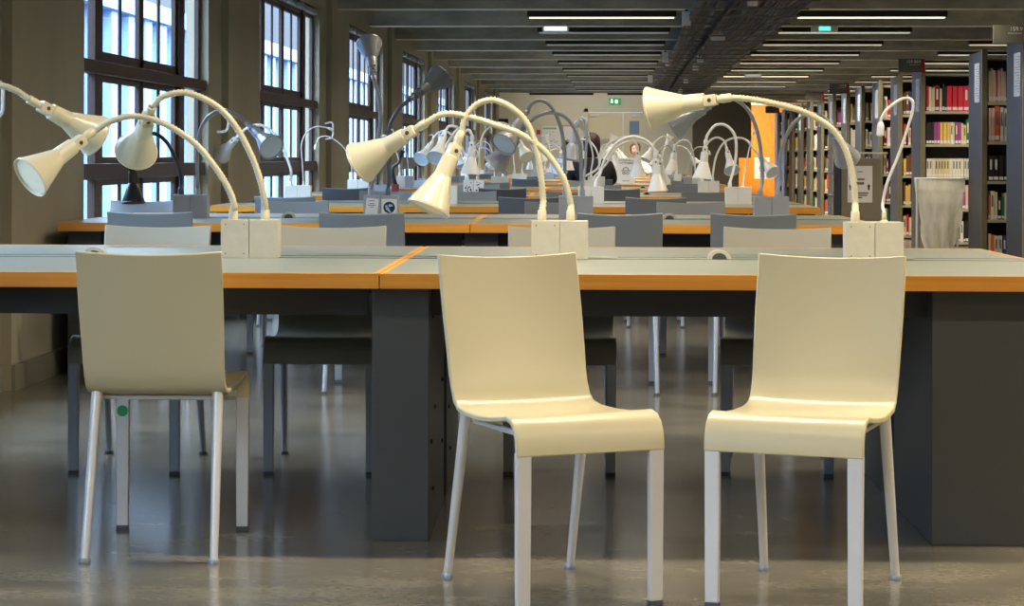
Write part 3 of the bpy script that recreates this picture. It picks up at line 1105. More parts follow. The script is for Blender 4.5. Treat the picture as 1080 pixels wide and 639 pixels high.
for i, y in enumerate(ranges):
    t = make_range() if i == 0 else copy_tree(rproto)
    if i == 0:
        rproto = t
    t.location = (XS, y, 0)
    tag(t, 'blue-grey steel library shelving, %s end panel from us' % (['nearest', 'second', 'third', 'fourth', 'fifth', 'sixth', 'seventh', 'eighth', 'ninth', 'tenth', 'eleventh', 'twelfth', 'thirteenth', 'farthest'][i]), 'bookshelf', 'library shelves along the aisle')

# hanging class number signs on some shelf ends
for i, s, nm in ((0, '159.9', 'nearest'), (2, '159.864', 'third'), (6, '159.8', 'seventh'), (8, '', 'ninth'), (13, '', 'farthest')):
    y = ranges[i]
    r_ = empty('shelf_sign', (XS - 0.03, y - 0.03, 2.13), 0, 'grey class number sign%s with red tab above the %s shelf end' % ((' reading ' + s) if s else '', nm), 'sign', 'class number signs on the shelf ends')
    mbox('sign_plate', -0.24, 0.03, -0.008, 0.008, -0.07, 0.09, M['signg'], r_, 0.002)
    mbox('red_tab', 0.03, 0.07, -0.010, 0.010, -0.07, 0.09, M['red'], r_, 0.002)
    mbox('bracket', 0.0, 0.03, 0.008, 0.03, -0.07, 0.0, M['signg'], r_)
    if s:
        t = text(s, 0.052, M['paper'], r_, align='RIGHT')
        t.location = (0.02, -0.010, 0.055)
        t.rotation_euler = (PI / 2, 0, 0)
        mbox('rule', -0.11, 0.015, -0.0095, -0.008, 0.016, 0.020, M['paper'], r_)

# ---------------------------------------------------------------- books
BOOKC = {
    'cream': (214, 200, 158), 'white': (222, 218, 204), 'red': (214, 28, 56), 'dark red': (118, 24, 26), 'black': (30, 28, 30),
    'purple': (164, 74, 140), 'orange': (234, 98, 34), 'yellow': (226, 190, 90), 'green': (34, 118, 66), 'blue': (44, 66, 130),
    'grey': (120, 122, 120), 'brown': (110, 74, 46), 'vermilion': (206, 60, 44), 'pale pink': (222, 190, 178)}
for k, c in BOOKC.items():
    MATS['book_' + k] = mat('book_cover_' + k.replace(' ', '_'), c, 0.5)
bookmesh = {}

def book_mesh(col, label):
    key = (col, label)
    if key in bookmesh:
        return bookmesh[key]
    bm = bmesh.new()
    # unit book: width 1 (x), depth 1 (y), height 1 (z); spine at y=0
    box(bm, 0.02, 0.98, 0.0, 0.03, 0, 1, 0, 0)
    box(bm, 0.02, 0.10, 0.0, 1, 0, 1, 0, 0)
    box(bm, 0.90, 0.98, 0.0, 1, 0, 1, 0, 0)
    box(bm, 0.10, 0.90, 0.03, 0.97, 0.01, 0.97, 0, 1)
    box(bm, 0.08, 0.92, -0.006, 0.0, 0.05, 0.17, 0, 2)
    if label:
        box(bm, 0.3, 0.7, -0.005, 0.0, 0.45, 0.85, 0, 3)
    me = bpy.data.meshes.new('book')
    bmesh.ops.recalc_face_normals(bm, faces=bm.faces)
    bm.to_mesh(me)
    bm.free()
    ink = MATS['book_white'] if col in ('black', 'red', 'dark red', 'purple', 'green', 'blue', 'brown', 'grey') else M['signg']
    for x in (MATS['book_' + col], M['paper'], M['paper'], ink):
        me.materials.append(x)
    bookmesh[key] = me
    return me

nbooks = [0]
MAXB = 296
rest = bmesh.new()
rest_cols = list(BOOKC)
ORD = ['bottom', 'second', 'middle', 'fourth', 'top']
RN = ['nearest', 'second', 'third', 'fourth', 'fifth', 'sixth', 'seventh', 'eighth', 'ninth', 'tenth', 'eleventh', 'twelfth', 'thirteenth', 'farthest']

def put_book(i, si, x, w, h, dpt, col, label, y, z, loose=True):
    if loose and nbooks[0] < MAXB:
        o = bpy.data.objects.new('book', book_mesh(col, label))
        COL.objects.link(o)
        o.location = (x, y, z)
        o.scale = (w, dpt, h)
        tag(o, '%s book on the %s shelf of the %s library shelving unit' % (col, ORD[si], RN[i]), 'book', 'books on the %s shelf of the %s unit, %s spines' % (ORD[si], RN[i], col))
        nbooks[0] += 1
    else:
        mi = rest_cols.index(col)
        box(rest, x + w * .02, x + w * .98, y, y + dpt, z, z + h, 0, mi)
        box(rest, x + w * .08, x + w * .92, y - 0.001, y, z + h * .05, z + h * .17, 0, len(rest_cols))

SPEC = {  # unit, shelf: list of (colour, thickness, height)
    (2, 4): [('red', .028, .30), ('white', .03, .29), ('cream', .02, .27), ('cream', .02, .29), ('dark red', .055, .31), ('cream', .03, .27), ('black', .028, .33), ('black', .03, .29), ('red', .058, .30), ('red', .070, .30), ('red', .066, .30), ('red', .066, .30)],
    (2, 3): [('black', .03, .25), ('black', .03, .26), ('black', .03, .25), ('purple', .034, .26), ('purple', .034, .26), ('yellow', .042, .26), ('yellow', .042, .26), ('yellow', .040, .26), ('white', .034, .26), ('cream', .02, .26), ('purple', .036, .26), ('purple', .036, .26), ('cream', .03, .25)],
    (2, 2): [('white', .034, .22)] * 3 + [('cream', .034, .22)] * 5 + [('white', .034, .22)] * 8,
    (1, 3): [('pale pink', .03, .33), ('pale pink', .03, .33), ('orange', .05, .35), ('white', .04, .34), ('white', .035, .33), ('yellow', .03, .32), ('yellow', .03, .32)],
    (1, 4): [('cream', .022, .30), ('cream', .02, .33), ('pale pink', .03, .31), ('vermilion', .015, .28), ('pale pink', .03, .31), ('cream', .022, .33), ('pale pink', .03, .30)],
    (1, 2): [('black', .05, .25), ('black', .05, .25), ('black', .05, .25), ('black', .05, .25), ('dark red', .04, .25)],
    (1, 1): [('orange', .02, .24), ('white', .04, .28), ('cream', .03, .27), ('black', .04, .22), ('green', .03, .22), ('white', .03, .26), ('orange', .05, .26)],
    (1, 0): [('cream', .03, .25), ('orange', .03, .24), ('white', .04, .23), ('white', .04, .23), ('blue', .04, .22), ('vermilion', .04, .23)],
}
rb = random.Random(5)
order = [2, 1, 3, 4, 5, 0] + list(range(6, len(ranges)))
for i in order:
    y = ranges[i]
    nearest_y = ranges[i - 1] if i > 0 else 13.4 * K
    xlim = min(XS * (y + 0.1) / nearest_y + 0.12, XS + RL - 0.1) if i > 0 else XS + 0.35
    for si, z in enumerate(SH):
        x = XS + 0.07
        spec = list(SPEC.get((i, si), []))
        base = rb.choice(['cream', 'cream', 'white', 'white', 'cream', 'brown', 'vermilion', 'grey', 'yellow'])
        while x < XS + RL - 0.12:
            if spec:
                c, w, h = spec.pop(0)
            else:
                c = base if rb.random() < 0.62 else rb.choice(list(BOOKC))
                if rb.random() < 0.06:
                    x += rb.uniform(0.02, 0.06)
                    continue
                w, h = rb.uniform(0.022, 0.05), rb.uniform(0.21, 0.31)
                if rb.random() < 0.15:
                    base = rb.choice(list(BOOKC))
            dp = rb.uniform(0.17, 0.21)
            put_book(i, si, x, w * 0.97, h, dp, c, w > 0.03 and rb.random() < 0.7, y + 0.02 + rb.uniform(0, 0.012), z, x < xlim)
            x += w
ro = obj('shelved_books', rest, [MATS['book_' + c] for c in rest_cols] + [M['paper']])
tag(ro, 'mixed books filling the rest of the library shelves', 'books', None, 'stuff')

# ---------------------------------------------------------------- clear rubbish bag on its stand
bc = px(991, 200, 17.0)
bx0 = Vector((bc.x, bc.y, 0))
root = empty('rubbish_bag_stand', bx0, 0, 'clear plastic rubbish bag hung open on a white metal stand by the shelves', 'bin')
bm = bmesh.new()
n = 48
rings = []
prof = [(0.825, 0.235), (0.842, 0.258), (0.845, 0.262), (0.838, 0.266), (0.80, 0.266), (0.74, 0.262), (0.70, 0.255), (0.698, 0.244), (0.66, 0.238), (0.60, 0.220), (0.54, 0.205), (0.48, 0.192), (0.42, 0.180), (0.36, 0.166), (0.30, 0.148), (0.24, 0.130), (0.18, 0.112), (0.12, 0.09), (0.08, 0.06), (0.07, 0.02)]
for (z, r_) in prof:
    ring = []
    for k in range(n):
        a = 2 * PI * k / n
        amp = 0.0 if z > 0.82 else (0.82 - z) * 0.075
        w = amp * (math.sin(5 * a + z * 4) + 0.6 * math.sin(11 * a - z * 7) + 0.4 * math.sin(17 * a + 9 * z))
        sq = 1.0 / max(abs(math.cos(a)), abs(math.sin(a))) ** 0.35
        rr = max(0.01, (r_ * sq * 0.96 + w))
        ring.append(bm.verts.new((rr * math.cos(a), rr * math.sin(a) * 0.75, z)))
    rings.append(ring)
for i in range(len(rings) - 1):
    for k in range(n):
        bm.faces.new((rings[i][k], rings[i][(k + 1) % n], rings[i + 1][(k + 1) % n], rings[i + 1][k]))
bm.faces.new(rings[-1])
obj('plastic_bag', bm, M['bag'], root, True, 80)
bm = bmesh.new()
pts = []
for k in range(33):
    a = 2 * PI * k / 32
    sq = 1.0 / max(abs(math.cos(a)), abs(math.sin(a))) ** 0.35
    pts.append(Vector((0.248 * sq * math.cos(a), 0.186 * sq * math.sin(a), 0.835)))
tube(bm, pts, 0.010, 8)
obj('hoop', bm, M['jbox'], root, True)
for (x, y) in ((-0.245, -0.1), (0.21, 0.16), (-0.2, 0.2)):
    bm = bmesh.new()
    tube(bm, [Vector((x, y, 0.0)), Vector((x, y, 0.4)), Vector((x, y, 0.83))], 0.011, 10)
    obj('leg', bm, M['jbox'], root, True)
bm = bmesh.new()
for (xa_, ya_, xb_, yb_) in ((-0.245, -0.1, 0.21, 0.16), (-0.245, -0.1, -0.2, 0.2)):
    tube(bm, [Vector((xa_, ya_, 0.03)), Vector(((xa_ + xb_) / 2, (ya_ + yb_) / 2, 0.03)), Vector((xb_, yb_, 0.03))], 0.008, 8)
obj('base_rail', bm, M['jbox'], root, True)

# ---------------------------------------------------------------- low catalogue case with notice, wooden stand with notice
c = px(908.5, 166, 18.6)
root = empty('low_bookcase', (c.x, c.y, 0), 0, 'low taupe bookcase end with a white arrow notice, beside the aisle', 'bookcase')
bm = bmesh.new()
box(bm, -0.22, 0.22, 0.0, 0.02, 0, 1.04, 0.003)
obj('end_panel', bm, mat('taupe_case_paint', (128, 120, 102), 0.6), root)
bm = bmesh.new()
box(bm, 0.18, 0.22, 0.02, 0.9, 0, 1.04); box(bm, -0.22, 0.22, 0.88, 0.9, 0, 1.04)
box(bm, -0.22, 0.18, 0.02, 0.88, 1.02, 1.04)
obj('carcass', bm, M['endp'], root)
for z in (0.06, 0.34, 0.62, 0.88):
    mbox('shelf', -0.30 if z > 0.5 else -0.22, 0.18, 0.02, 0.88, z - 0.02, z, M['endp'], root)
mbox('side_board', -0.30, -0.22, 0.0, 0.02, 0, 1.04, M['endp'], root)
mbox('top_rail', -0.02, 0.33, 0.3, 0.32, 1.09, 1.11, M['shelf'], root)
a = px(894, 213.5, 18.6) - Vector((c.x, c.y, 0)); b_ = px(920, 175, 18.6) - Vector((c.x, c.y, 0))
nt_ = mbox('notice', a.x, b_.x, -0.006, -0.001, a.z, b_.z, M['paper'], root)
bm = bmesh.new()
for xx in (a.x + 0.032, b_.x - 0.04):
    zc = (a.z + b_.z) / 2 - 0.03
    box(bm, xx - 0.010, xx + 0.010, -0.0085, -0.0065, zc - 0.035, zc + 0.005)
    vs = [bm.verts.new(p) for p in ((xx - 0.02, -0.008, zc + 0.005), (xx + 0.02, -0.008, zc + 0.005), (xx, -0.008, zc + 0.035))]
    bm.faces.new(vs)
for (w, z) in ((0.19, 0.10), (0.16, 0.075), (0.05, 0.05)):
    xm = (a.x + b_.x) / 2
    box(bm, xm - w / 2, xm + w / 2, -0.0085, -0.0065, a.z + z, a.z + z + 0.012)
obj('arrows_and_lines', bm, M['ink'], nt_)
bm = bmesh.new()
box(bm, xm - 0.045, xm + 0.045, -0.0085, -0.0065, a.z + 0.20, a.z + 0.23)
box(bm, xm - 0.03, xm + 0.05, -0.0085, -0.0065, a.z + 0.25, a.z + 0.27)
box(bm, xm - 0.03, xm + 0.03, -0.0085, -0.0065, a.z + 0.34, a.z + 0.35)
obj('faint_drawing', bm, M['upr'], nt_)

def person_icon(bm, s=1.0):
    """hat, head arc and glasses pictogram in the xz plane"""
    def arc(cx, cz, r0, r1, a0, a1, n=14):
        prev = None
        for k in range(n + 1):
            a_ = a0 + (a1 - a0) * k / n
            v1 = bm.verts.new(((cx + r0 * math.cos(a_)) * s, 0, (cz + r0 * math.sin(a_)) * s))
            v2 = bm.verts.new(((cx + r1 * math.cos(a_)) * s, 0, (cz + r1 * math.sin(a_)) * s))
            if prev:
                bm.faces.new((prev[0], prev[1], v2, v1))
            prev = (v1, v2)
    arc(0, 0.005, 0.024, 0.030, 0, PI)
    arc(-0.018, -0.02, 0.009, 0.014, 0, 2 * PI)
    arc(0.018, -0.02, 0.009, 0.014, 0, 2 * PI)
    for (x0, x1, z0, z1) in ((-0.045, 0.045, 0.0, 0.005), (-0.005, 0.005, -0.022, -0.018)):
        vs = [bm.verts.new((x * s, 0, z * s)) for x, z in ((x0, z0), (x1, z0), (x1, z1), (x0, z1))]
        bm.faces.new(vs)

def notice_sheet(loc, label, w=0.21, h=0.297, stand=True, words=('ATTENTION A', 'VOS AFFAIRES', 'VOLEURS')):
    r_ = empty('notice_sign', loc, YAW, label, 'notice')
    mbox('sheet', -w / 2, w / 2, -0.002, 0.002, 0.01, h + 0.01, M['paper'], r_)
    if stand:
        mbox('foot_block', -0.06, 0.06, -0.03, 0.03, 0, 0.012, M['jbox'], r_, 0.002)
    for k, (s_, z) in enumerate(((words[0], h - 0.02), (words[1], h - 0.05), (words[2], 0.04))):
        t = text(s_, 0.026 if k < 2 else 0.02, M['ink'], r_)
        t.location = (0, -0.003, z); t.rotation_euler = (PI / 2, 0, 0)
    bm = bmesh.new()
    person_icon(bm, 1.25)
    bmesh.ops.translate(bm, verts=bm.verts, vec=(0, -0.0035, h * 0.52))
    obj('hat_and_glasses_icon', bm, M['ink'], r_)
    return r_

q = px(660, 186, 19.3)
notice_sheet(Vector((q.x, q.y, TZ)), 'white warning notice with a hat and glasses icon standing on the sixth table row')

c = px(796, 166, 23.5)
root = empty('wooden_stand', (c.x, c.y, 0), 0, 'orange wooden stand at the end of the aisle behind the lamps', 'stand')
bm = bmesh.new()
box(bm, -0.22, 0.22, 0.0, 0.35, 0.0, 0.62, 0.004)
obj('cabinet_body', bm, M['owood'], root)
bm = bmesh.new()
box(bm, -0.22, -0.05, 0.02, 0.06, 0.62, 1.04, 0.004)
box(bm, -0.05, 0.22, 0.02, 0.06, 0.62, 0.9, 0.004)
obj('upstand_board', bm, M['owood'], root)
q = px(803.5, 188.5, 23.3)
o = notice_sheet(Vector((q.x, q.y, q.z - 0.01)), 'white safety notice fixed to the front of the orange wooden stand', 0.21, 0.30, False)

# small black gooseneck on a red foot by the windows
q = px(417, 188, 14.2)
root = empty('clip_lamp', Vector((q.x, q.y, TZ)), 0, 'small black curved clip lamp on a red foot near the windows', 'lamp')
bm = bmesh.new()
box(bm, -0.03, 0.03, -0.03, 0.03, 0.0, 0.075, 0.006)
obj('foot_block', bm, mat('dark_red_plastic', (110, 24, 26), 0.5), root)
bm = bmesh.new()
tube(bm, catmull([Vector((0, 0, 0.07)), Vector((-0.02, 0, 0.15)), Vector((-0.02, 0, 0.22)), Vector((0.03, 0, 0.26)), Vector((0.045, 0, 0.32))], 0.02), lambda t: 0.02 - 0.009 * t, 10)
obj('curved_neck', bm, M['bolt'], root, True)
bm = bmesh.new()
lathe(bm, Vector((0.04, 0, 0.30)), Vector((0.3, 0, 1)), [(0, 0.012), (0.02, 0.02), (0.06, 0.026), (0.07, 0.02)], 12)
obj('lamp_head', bm, M['bolt'], root, True)

# black loudspeaker bracket at the far left pier
q = px(531, 129, 33.0)
root = empty('wall_loudspeaker', (q.x, q.y, q.z), 0, 'small black loudspeaker on the far wall by the last window', 'loudspeaker')
mbox('cabinet', -0.10, 0.10, -0.08, 0.08, -0.09, 0.07, M['bolt'], root, 0.01)
bm = bmesh.new()
w_ = q.x - XW
tube(bm, [Vector((-0.09, 0, 0)), Vector((-w_ / 2, 0, 0.02)), Vector((-w_ + 0.02, 0, 0.02))], 0.018, 8)
obj('bracket', bm, M['bolt'], root, True)

# ---------------------------------------------------------------- people
def skin_obj(name, verts, edges, m, parent, root_i=0, sub=2):
    bm = bmesh.new()
    lay = bm.verts.layers.skin.verify()
    vs = []
    for i, (co, r_) in enumerate(verts):
        v = bm.verts.new(co)
        v[lay].radius = (r_, r_) if not isinstance(r_, tuple) else r_
        v[lay].use_root = (i == root_i)
        vs.append(v)
    for a_, b2 in edges:
        bm.edges.new((vs[a_], vs[b2]))
    me = bpy.data.meshes.new(name)
    bm.to_mesh(me); bm.free()
    me.materials.append(m)
    o = bpy.data.objects.new(name, me)
    COL.objects.link(o)
    o.parent = parent
    md = o.modifiers.new('skin', 'SKIN'); md.use_smooth_shade = True
    sb = o.modifiers.new('sub', 'SUBSURF'); sb.levels = sub; sb.render_levels = sub
    return o

def seated_person(loc, rz, label, top_m, hair_m, long_hair=False, lean=0.06, head_tilt=0.0):
    """faces local +y, seated with the hips over the origin"""
    root = empty('person', loc, rz, label, 'person')
    V = []; E = []
    def v(x, y, z, r_):
        V.append(((x, y, z), r_)); return len(V) - 1
    pel = v(0, 0, 0.52, 0.13)
    w1 = v(0, 0.02 + lean * 0.3, 0.66, (0.14, 0.105)); ch = v(0, 0.03 + lean, 0.84, (0.16, 0.115))
    nk = v(0, 0.02 + lean * 1.5, 0.99, 0.058)
    n2 = v(0, 0.04 + lean * 1.6, 1.07, 0.055)
    h1 = v(0, 0.055 + lean * 1.7, 1.13, (0.066, 0.082)); h2 = v(0, 0.045 + lean * 1.7, 1.21, (0.076, 0.092)); h3 = v(0, 0.04 + lean * 1.7, 1.275, (0.055, 0.065))
    E += [(pel, w1), (w1, ch), (ch, nk), (nk, n2), (n2, h1), (h1, h2), (h2, h3)]
    ns = v(0, 0.055 + lean * 1.7 + 0.105, 1.17, 0.014)
    E.append((h1, ns))
    for sx in (-1, 1):
        sh = v(sx * 0.185, 0.02 + lean, 0.92, 0.062)
        el = v(sx * 0.245, 0.14 + lean, 0.76, 0.043)
        wr = v(sx * 0.13, 0.40 + lean, 0.775, 0.027)
        pm = v(sx * 0.10, 0.47 + lean, 0.765, (0.036, 0.016))
        E += [(ch, sh), (sh, el), (el, wr), (wr, pm)]
        for f in range(4):
            fx = sx * (0.125 - f * 0.02)
            ln = (0.06, 0.075, 0.07, 0.055)[f]
            a1 = v(fx * 0.9, 0.505 + lean, 0.766, 0.009); a2 = v(fx * 0.85, 0.505 + ln * .6 + lean, 0.770, 0.008); a3 = v(fx * 0.82, 0.505 + ln + lean, 0.758, 0.007)
            E += [(pm, a1), (a1, a2), (a2, a3)]
        t1 = v(sx * 0.055, 0.46 + lean, 0.762, 0.010); t2 = v(sx * 0.035, 0.495 + lean, 0.76, 0.008)
        E += [(pm, t1), (t1, t2)]
        hp = v(sx * 0.09, 0.04, 0.50, 0.085); kn = v(sx * 0.11, 0.42, 0.50, 0.06); an = v(sx * 0.11, 0.40, 0.09, 0.036); to = v(sx * 0.12, 0.53, 0.035, (0.04, 0.03))
        E += [(pel, hp), (hp, kn), (kn, an), (an, to)]
    body = skin_obj('body', V, E, M['skin'], root)
    # clothing: a slightly larger top and trousers
    V2 = []; E2 = []
    def v2(x, y, z, r_):
        V2.append(((x, y, z), r_)); return len(V2) - 1
    b0 = v2(0, 0.0, 0.50, (0.15, 0.13)); b1 = v2(0, 0.02 + lean * 0.3, 0.66, (0.165, 0.125)); b2_ = v2(0, 0.03 + lean, 0.86, (0.20, 0.15)); b3 = v2(0, 0.02 + lean * 1.4, 1.03, 0.085)
    E2 += [(b0, b1), (b1, b2_), (b2_, b3)]
    for sx in (-1, 1):
        s1 = v2(sx * 0.19, 0.02 + lean, 0.925, 0.092); s2 = v2(sx * 0.25, 0.14 + lean, 0.765, 0.058); s3 = v2(sx * 0.15, 0.36 + lean, 0.782, 0.04)
        E2 += [(b2_, s1), (s1, s2), (s2, s3)]
    skin_obj('jacket', V2, E2, top_m, root)
    V3 = []; E3 = []
    V3.append(((0, 0, 0.50), 0.14))
    for sx in (-1, 1):
        k = len(V3)
        V3.extend([((sx * 0.09, 0.04, 0.50), 0.095), ((sx * 0.11, 0.42, 0.505), 0.07), ((sx * 0.11, 0.40, 0.12), 0.048)])
        E3 += [(0, k), (k, k + 1), (k + 1, k + 2)]
    skin_obj('trousers', V3, E3, M['pants'], root)
    # hair: cap over the skull and a back fall
    bm = bmesh.new()
    cy, cz = 0.035 + lean * 1.7, 1.215
    bmesh.ops.create_icosphere(bm, subdivisions=3, radius=1.0)
    rh = random.Random(int(abs(loc[0]) * 1000))
    for q_ in bm.verts:
        d_ = q_.co.normalized()
        rx, ry, rz_ = 0.098, 0.115, 0.112
        if d_.z < 0:
            rz_ = 0.21 if long_hair else 0.15
        f = 1.0 + rh.uniform(-0.05, 0.06)
        if d_.y > 0.35 and d_.z < 0.45:
            f *= 0.62
        q_.co = Vector((d_.x * rx * f, d_.y * ry * f - (0.01 if d_.z < 0 else 0), d_.z * rz_ * f)) + Vector((0, cy - 0.012, cz))
    obj('hair', bm, hair_m, root, True, 180)
    for sx in (-1, 1):
        bm = bmesh.new()
        bmesh.ops.create_icosphere(bm, subdivisions=2, radius=0.010)
        bmesh.ops.translate(bm, verts=bm.verts, vec=(sx * 0.03, 0.055 + lean * 1.7 + 0.078, 1.20))
        obj('eye', bm, M['ink'], root, True)
    return root

d6 = 18.72
p1 = cw(lat_of(626, d6), d6 * K, 0)
seated_person((p1.x, p1.y, 0), YAW - math.radians(-4), 'person with dark auburn hair in black, seated with back to us', M['cblack'], M['hair'], True, 0.10)
p2 = cw(lat_of(592, 26.6), 26.6 * K, 0)
seated_person((p2.x, p2.y, 0), PI + YAW + 0.5, 'person in pale blue bending over the table, facing us near the posters', M['cblue'], M['hair'], False, 0.12)
p3 = cw(lat_of(669.5, 29.4), 29.4 * K, 0)
seated_person((p3.x, p3.y, 0), PI + YAW, 'person with reddish hair in white seated before the far double door', M['cwhite'], M['hairb'], False, 0.06)
place_chair('charcoal', lat_of(626, d6), d6 * K, -4, 'charcoal shell chair under the person in black at the sixth table row')
place_chair('grey', lat_of(592, 26.6), 26.6 * K, 180 - math.degrees(0.5), 'blue-grey shell chair under the person in pale blue')
place_chair('grey', lat_of(669.5, 29.4), 29.4 * K, 180, 'blue-grey shell chair under the person with reddish hair')

# ---------------------------------------------------------------- ceiling: cable trays, luminaires
def tray(x0, x1, z, name, label):
    root = empty(name, (0, 0, 0), 0, label, 'cable tray')
    bm = bmesh.new()
    box(bm, x0, x0 + 0.02, Y0 + 1, YF - 1, z, z + 0.07)
    box(bm, x1 - 0.02, x1, Y0 + 1, YF - 1, z, z + 0.07)
    obj('side_rail', bm, M['tray'], root)
    bm = bmesh.new()
    rt = random.Random(2)
    nc = max(3, int((x1 - x0) / 0.045))
    for k in range(nc):
        xx = x0 + 0.03 + (x1 - x0 - 0.06) * k / (nc - 1)
        pts = [Vector((xx + rt.uniform(-0.012, 0.012), Y0 + 1 + q_ * 2.0, z + 0.03 + rt.uniform(-0.01, 0.012))) for q_ in range(int((YF - 2 - Y0) / 2))]
        tube(bm, pts, rt.choice([0.012, 0.016, 0.02]), 6)
    obj('cable_bundle', bm, M['tray'], root)
    bm = bmesh.new()
    box(bm, x0 + 0.02, x1 - 0.02, Y0 + 1, YF - 1, z + 0.055, z + 0.062)
    y = Y0 + 1.2
    while y < YF - 1:
        box(bm, x0 - 0.03, x1 + 0.03, y, y + 0.03, z - 0.022, z - 0.006, 0, 1)
        y += 1.01
    obj('tray_floor', bm, [M['tray'], M['rung']], root)
    return root
tray(0.94, 1.57, 2.33, 'cable_tray', 'wide black cable tray running under the ceiling beams')
tray(0.64, 0.82, 2.33, 'cable_tray', 'narrow black cable tray beside the wide one under the beams')

jb = None
for k, (u, v, dd) in enumerate(((729, 16, 14.6), (786, 20, 14.4), (763, 43, 17.3), (752, 50, 18.0), (740, 68, 21.3), (731, 80, 24.5), (704, 64, 20.7), (725, 88, 27.0), (719, 95, 31.0), (686, 87, 27.5))):
    q = px(u, v, dd)
    if jb is None:
        jb = empty('junction_box')
        mbox('box_body', -0.04, 0.04, -0.03, 0.03, -0.06, 0.07, M['jbox'], jb, 0.006)
        mbox('bracket', -0.015, 0.015, -0.01, 0.01, 0.07, 0.16, M['tray'], jb)
        o = jb
    else:
        o = copy_tree(jb)
    o.location = (q.x, min(ybeams, key=lambda b_: abs(b_ - q.y)) + 0.1, 2.35)
    tag(o, 'pale plastic junction box, %s one counting away from us along the ceiling trays' % ['first', 'second', 'third', 'fourth', 'fifth', 'sixth', 'seventh', 'eighth', 'ninth', 'tenth'][[0, 1, 2, 3, 5, 6, 4, 7, 9, 8][k]], 'junction box', 'junction boxes along the cable trays')

TUBE = emis('fluorescent_louvre', (255, 238, 196), 1.3)
TUBEMID = emis('soft_fluorescent_louvre', (255, 244, 220), 0.42)
TUBEDIM = emis('dim_fluorescent_louvre', (230, 232, 224), 0.06)
lum = None
lum_specs = []
bays = [y + 1.13 * K for y in ybeams]
XG = [(-0.95, 0.55), (1.75, 3.25), (4.3, 5.8)]  # the last group is added to brighten the books on the shelves
bright_bays = set()
num = 0
for b_i, y in enumerate(bays[:-1]):
    if y > Y1 - 0.5:
        continue
    for g, (xa_, xb_) in enumerate(XG):
        if (g == 0 and y > YF - 0.5) or (g == 1 and YF - 4 < y < YF + 0.6):
            continue
        bright = (g == 1 and b_i in (10, 16)) or (g == 0 and b_i == 10)
        nm = 'ceiling_light'
        root = empty(nm, ((xa_ + xb_) / 2, y, 2.455), 0)
        hw_ = (xb_ - xa_) / 2
        mbox('housing', -hw_, hw_, -0.07, 0.07, 0.0, 0.10, M['fixt'], root, 0.004)
        mbox('suspension', -hw_ * 0.6, -hw_ * 0.6 + 0.02, -0.01, 0.01, 0.10, 0.46, M['fixt'], root)
        mbox('suspension', hw_ * 0.6, hw_ * 0.6 + 0.02, -0.01, 0.01, 0.10, 0.46, M['fixt'], root)
        mbox('louvre', -hw_ + 0.02, hw_ - 0.02, -0.045, 0.045, -0.012, 0.0, TUBE if bright else (TUBEMID if g else TUBEDIM), root)
        tag(root, 'long black ceiling light %s, number %d away from the camera' % (('between windows and cable trays', 'between cable trays and bookshelves', 'added to brighten the bookshelves')[g], b_i + 1), 'ceiling light', 'long ceiling lights between the beams')
        ld = bpy.data.lights.new('tube_light', 'AREA')
        ld.shape = 'RECTANGLE'; ld.size = 1.4; ld.size_y = 0.09
        ld.color = (1.0, 0.86, 0.66)
        ld.spread = math.radians(158)
        e_ = (24.0, 34.0, 62.0)[g]
        if y > 22 * K and g < 2:
            e_ *= 2.6
        if y < 3.5 * K:
            e_ *= 1.0
        elif y < 5.2 * K:
            e_ *= 2.1
        ld.energy = e_
        lo = bpy.data.objects.new('tube_light', ld)
        COL.objects.link(lo)
        lo.location = (0, 0, -0.016)
        lo.parent = root
        root['lit'] = 1

# emergency lights on the beams, the farther one given a faint glow
for k, (u, v, dd, colr, st) in enumerate(((585, 32, 17.45, (235, 245, 255), 1.5), (871, 33, 17.45, (90, 230, 215), 1.6), (795, 79.5, 27.5, (210, 210, 200), 0.4))):
    q = px(u, v, dd)
    root = empty('emergency_light', (q.x, min(ybeams, key=lambda b_: abs(b_ - q.y)) + 0.03, 2.41), 0, ['small white emergency light on a beam near the windows', 'small emergency light glowing cyan on a beam near the shelves', 'pale faintly glowing emergency light on a farther beam near the shelves'][k], 'emergency light')
    mbox('housing', -0.14, 0.14, -0.02, 0.05, -0.03, 0.03, M['jbox'], root, 0.006)
    mbox('lens', -0.06 if k == 1 else -0.12, 0.06 if k == 1 else 0.12, -0.026, -0.02, -0.02, 0.02, emis('emergency_lens_%d' % k, colr, st), root)

# added light bars that brighten the far wall and its double door
for xq in (-1.3, 0.4):
    root = empty('ceiling_light', (xq, YF - 1.5, 2.40), 0, 'added light bar brightening the far wall, %s' % ('near the last window' if xq < 0 else 'before the double door'), 'ceiling light', 'added light bars before the far wall')
    mbox('housing', -0.7, 0.7, -0.06, 0.06, 0.0, 0.10, M['fixt'], root, 0.004)
    mbox('suspension', -0.4, -0.38, -0.01, 0.01, 0.10, 0.56, M['fixt'], root)
    mbox('suspension', 0.38, 0.4, -0.01, 0.01, 0.10, 0.56, M['fixt'], root)
    ld = bpy.data.lights.new('far_wall_fill', 'AREA'); ld.shape = 'RECTANGLE'; ld.size = 1.3; ld.size_y = 0.09
    ld.color = (1.0, 0.93, 0.78); ld.energy = 10
    lo = bpy.data.objects.new('far_wall_fill', ld); COL.objects.link(lo); lo.parent = root
    lo.location = (0, 0.065, 0.0); lo.rotation_euler = (math.radians(55), 0, 0)

# warm spot on the end wood wall
ld = bpy.data.lights.new('end_wall_light', 'AREA'); ld.size = 1.5; ld.energy = 120; ld.color = (1, 0.8, 0.5)
lo = bpy.data.objects.new('end_wall_light', ld); COL.objects.link(lo)
lo.location = (px(800, 100, 43).x, Y1 - 1.6, 2.42)
lo.rotation_euler = (math.radians(35), 0, 0)

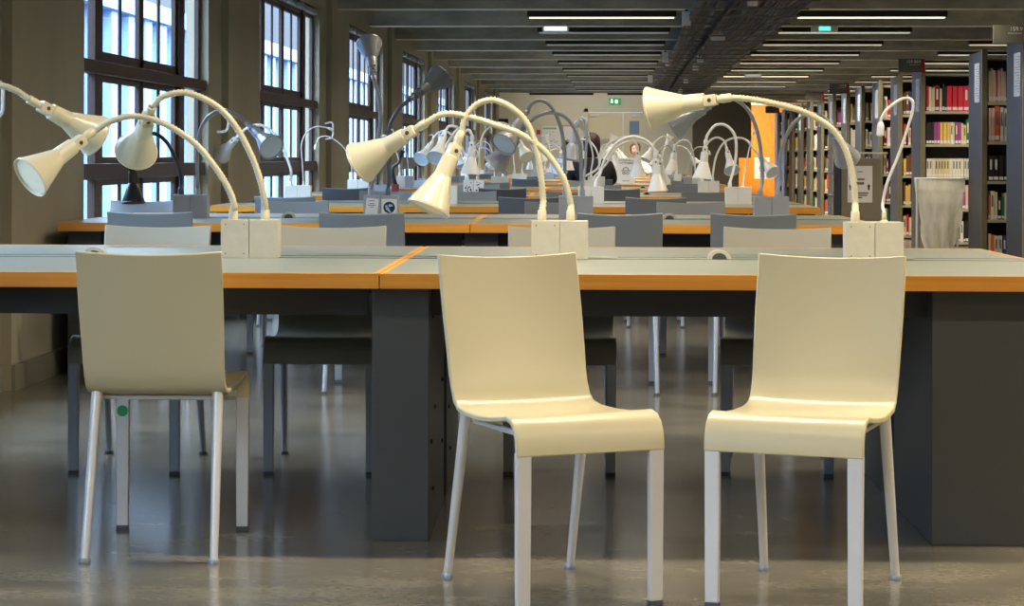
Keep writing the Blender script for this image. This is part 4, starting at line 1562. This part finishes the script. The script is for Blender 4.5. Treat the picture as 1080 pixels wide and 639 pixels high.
# ---------------------------------------------------------------- daylight
w = bpy.data.worlds.new('sky')
SC.world = w
w.use_nodes = True
nt = w.node_tree
bg = nt.nodes['Background']
# overcast sky: pale blue near the horizon, several times brighter towards the zenith
tc = nt.nodes.new('ShaderNodeTexCoord')
sp = nt.nodes.new('ShaderNodeSeparateXYZ')
mr = nt.nodes.new('ShaderNodeMapRange')
mr.interpolation_type = 'SMOOTHSTEP'
mr.inputs['From Min'].default_value = 0.06
mr.inputs['From Max'].default_value = 0.42
mr.inputs['To Min'].default_value = 1.0
mr.inputs['To Max'].default_value = 22.0
nt.links.new(tc.outputs['Generated'], sp.inputs[0])
nt.links.new(sp.outputs['Z'], mr.inputs['Value'])
nt.links.new(mr.outputs['Result'], bg.inputs['Strength'])
bg.inputs['Color'].default_value = (0.66, 0.80, 1.0, 1)
for y in wins:
    ld = bpy.data.lights.new('window_portal', 'AREA')
    ld.shape = 'RECTANGLE'; ld.size = SZ1 - SZ0; ld.size_y = WLEN
    ld.cycles.is_portal = True
    lo = bpy.data.objects.new('window_portal', ld); COL.objects.link(lo)
    lo.location = (XW - 0.16, y + WLEN / 2, (SZ0 + SZ1) / 2)
    lo.rotation_euler = (0, -PI / 2, 0)

# ---------------------------------------------------------------- camera and view
cd = bpy.data.cameras.new('camera')
cd.sensor_width = 36.0
cd.lens = F / 1080.0 * 36.0
cd.shift_y = -(319.5 - HV) / 1080.0
cd.clip_end = 300
cam = bpy.data.objects.new('camera', cd)
COL.objects.link(cam)
cam.matrix_world = Matrix.Translation((0, 0, HC)) @ Matrix.Rotation(YAW, 4, 'Z') @ Matrix.Rotation(PI / 2, 4, 'X') @ Matrix.Rotation(ROLL, 4, 'Z')
SC.camera = cam
SC.view_settings.view_transform = 'Standard'
SC.view_settings.look = 'None'
SC.view_settings.gamma = 1.0
SC.view_settings.use_curve_mapping = False
SC.view_settings.exposure = 0.05
SC.cycles.use_denoising = True
SC.cycles.max_bounces = 8
SC.cycles.transparent_max_bounces = 16
SC.cycles.sample_clamp_indirect = 6.0
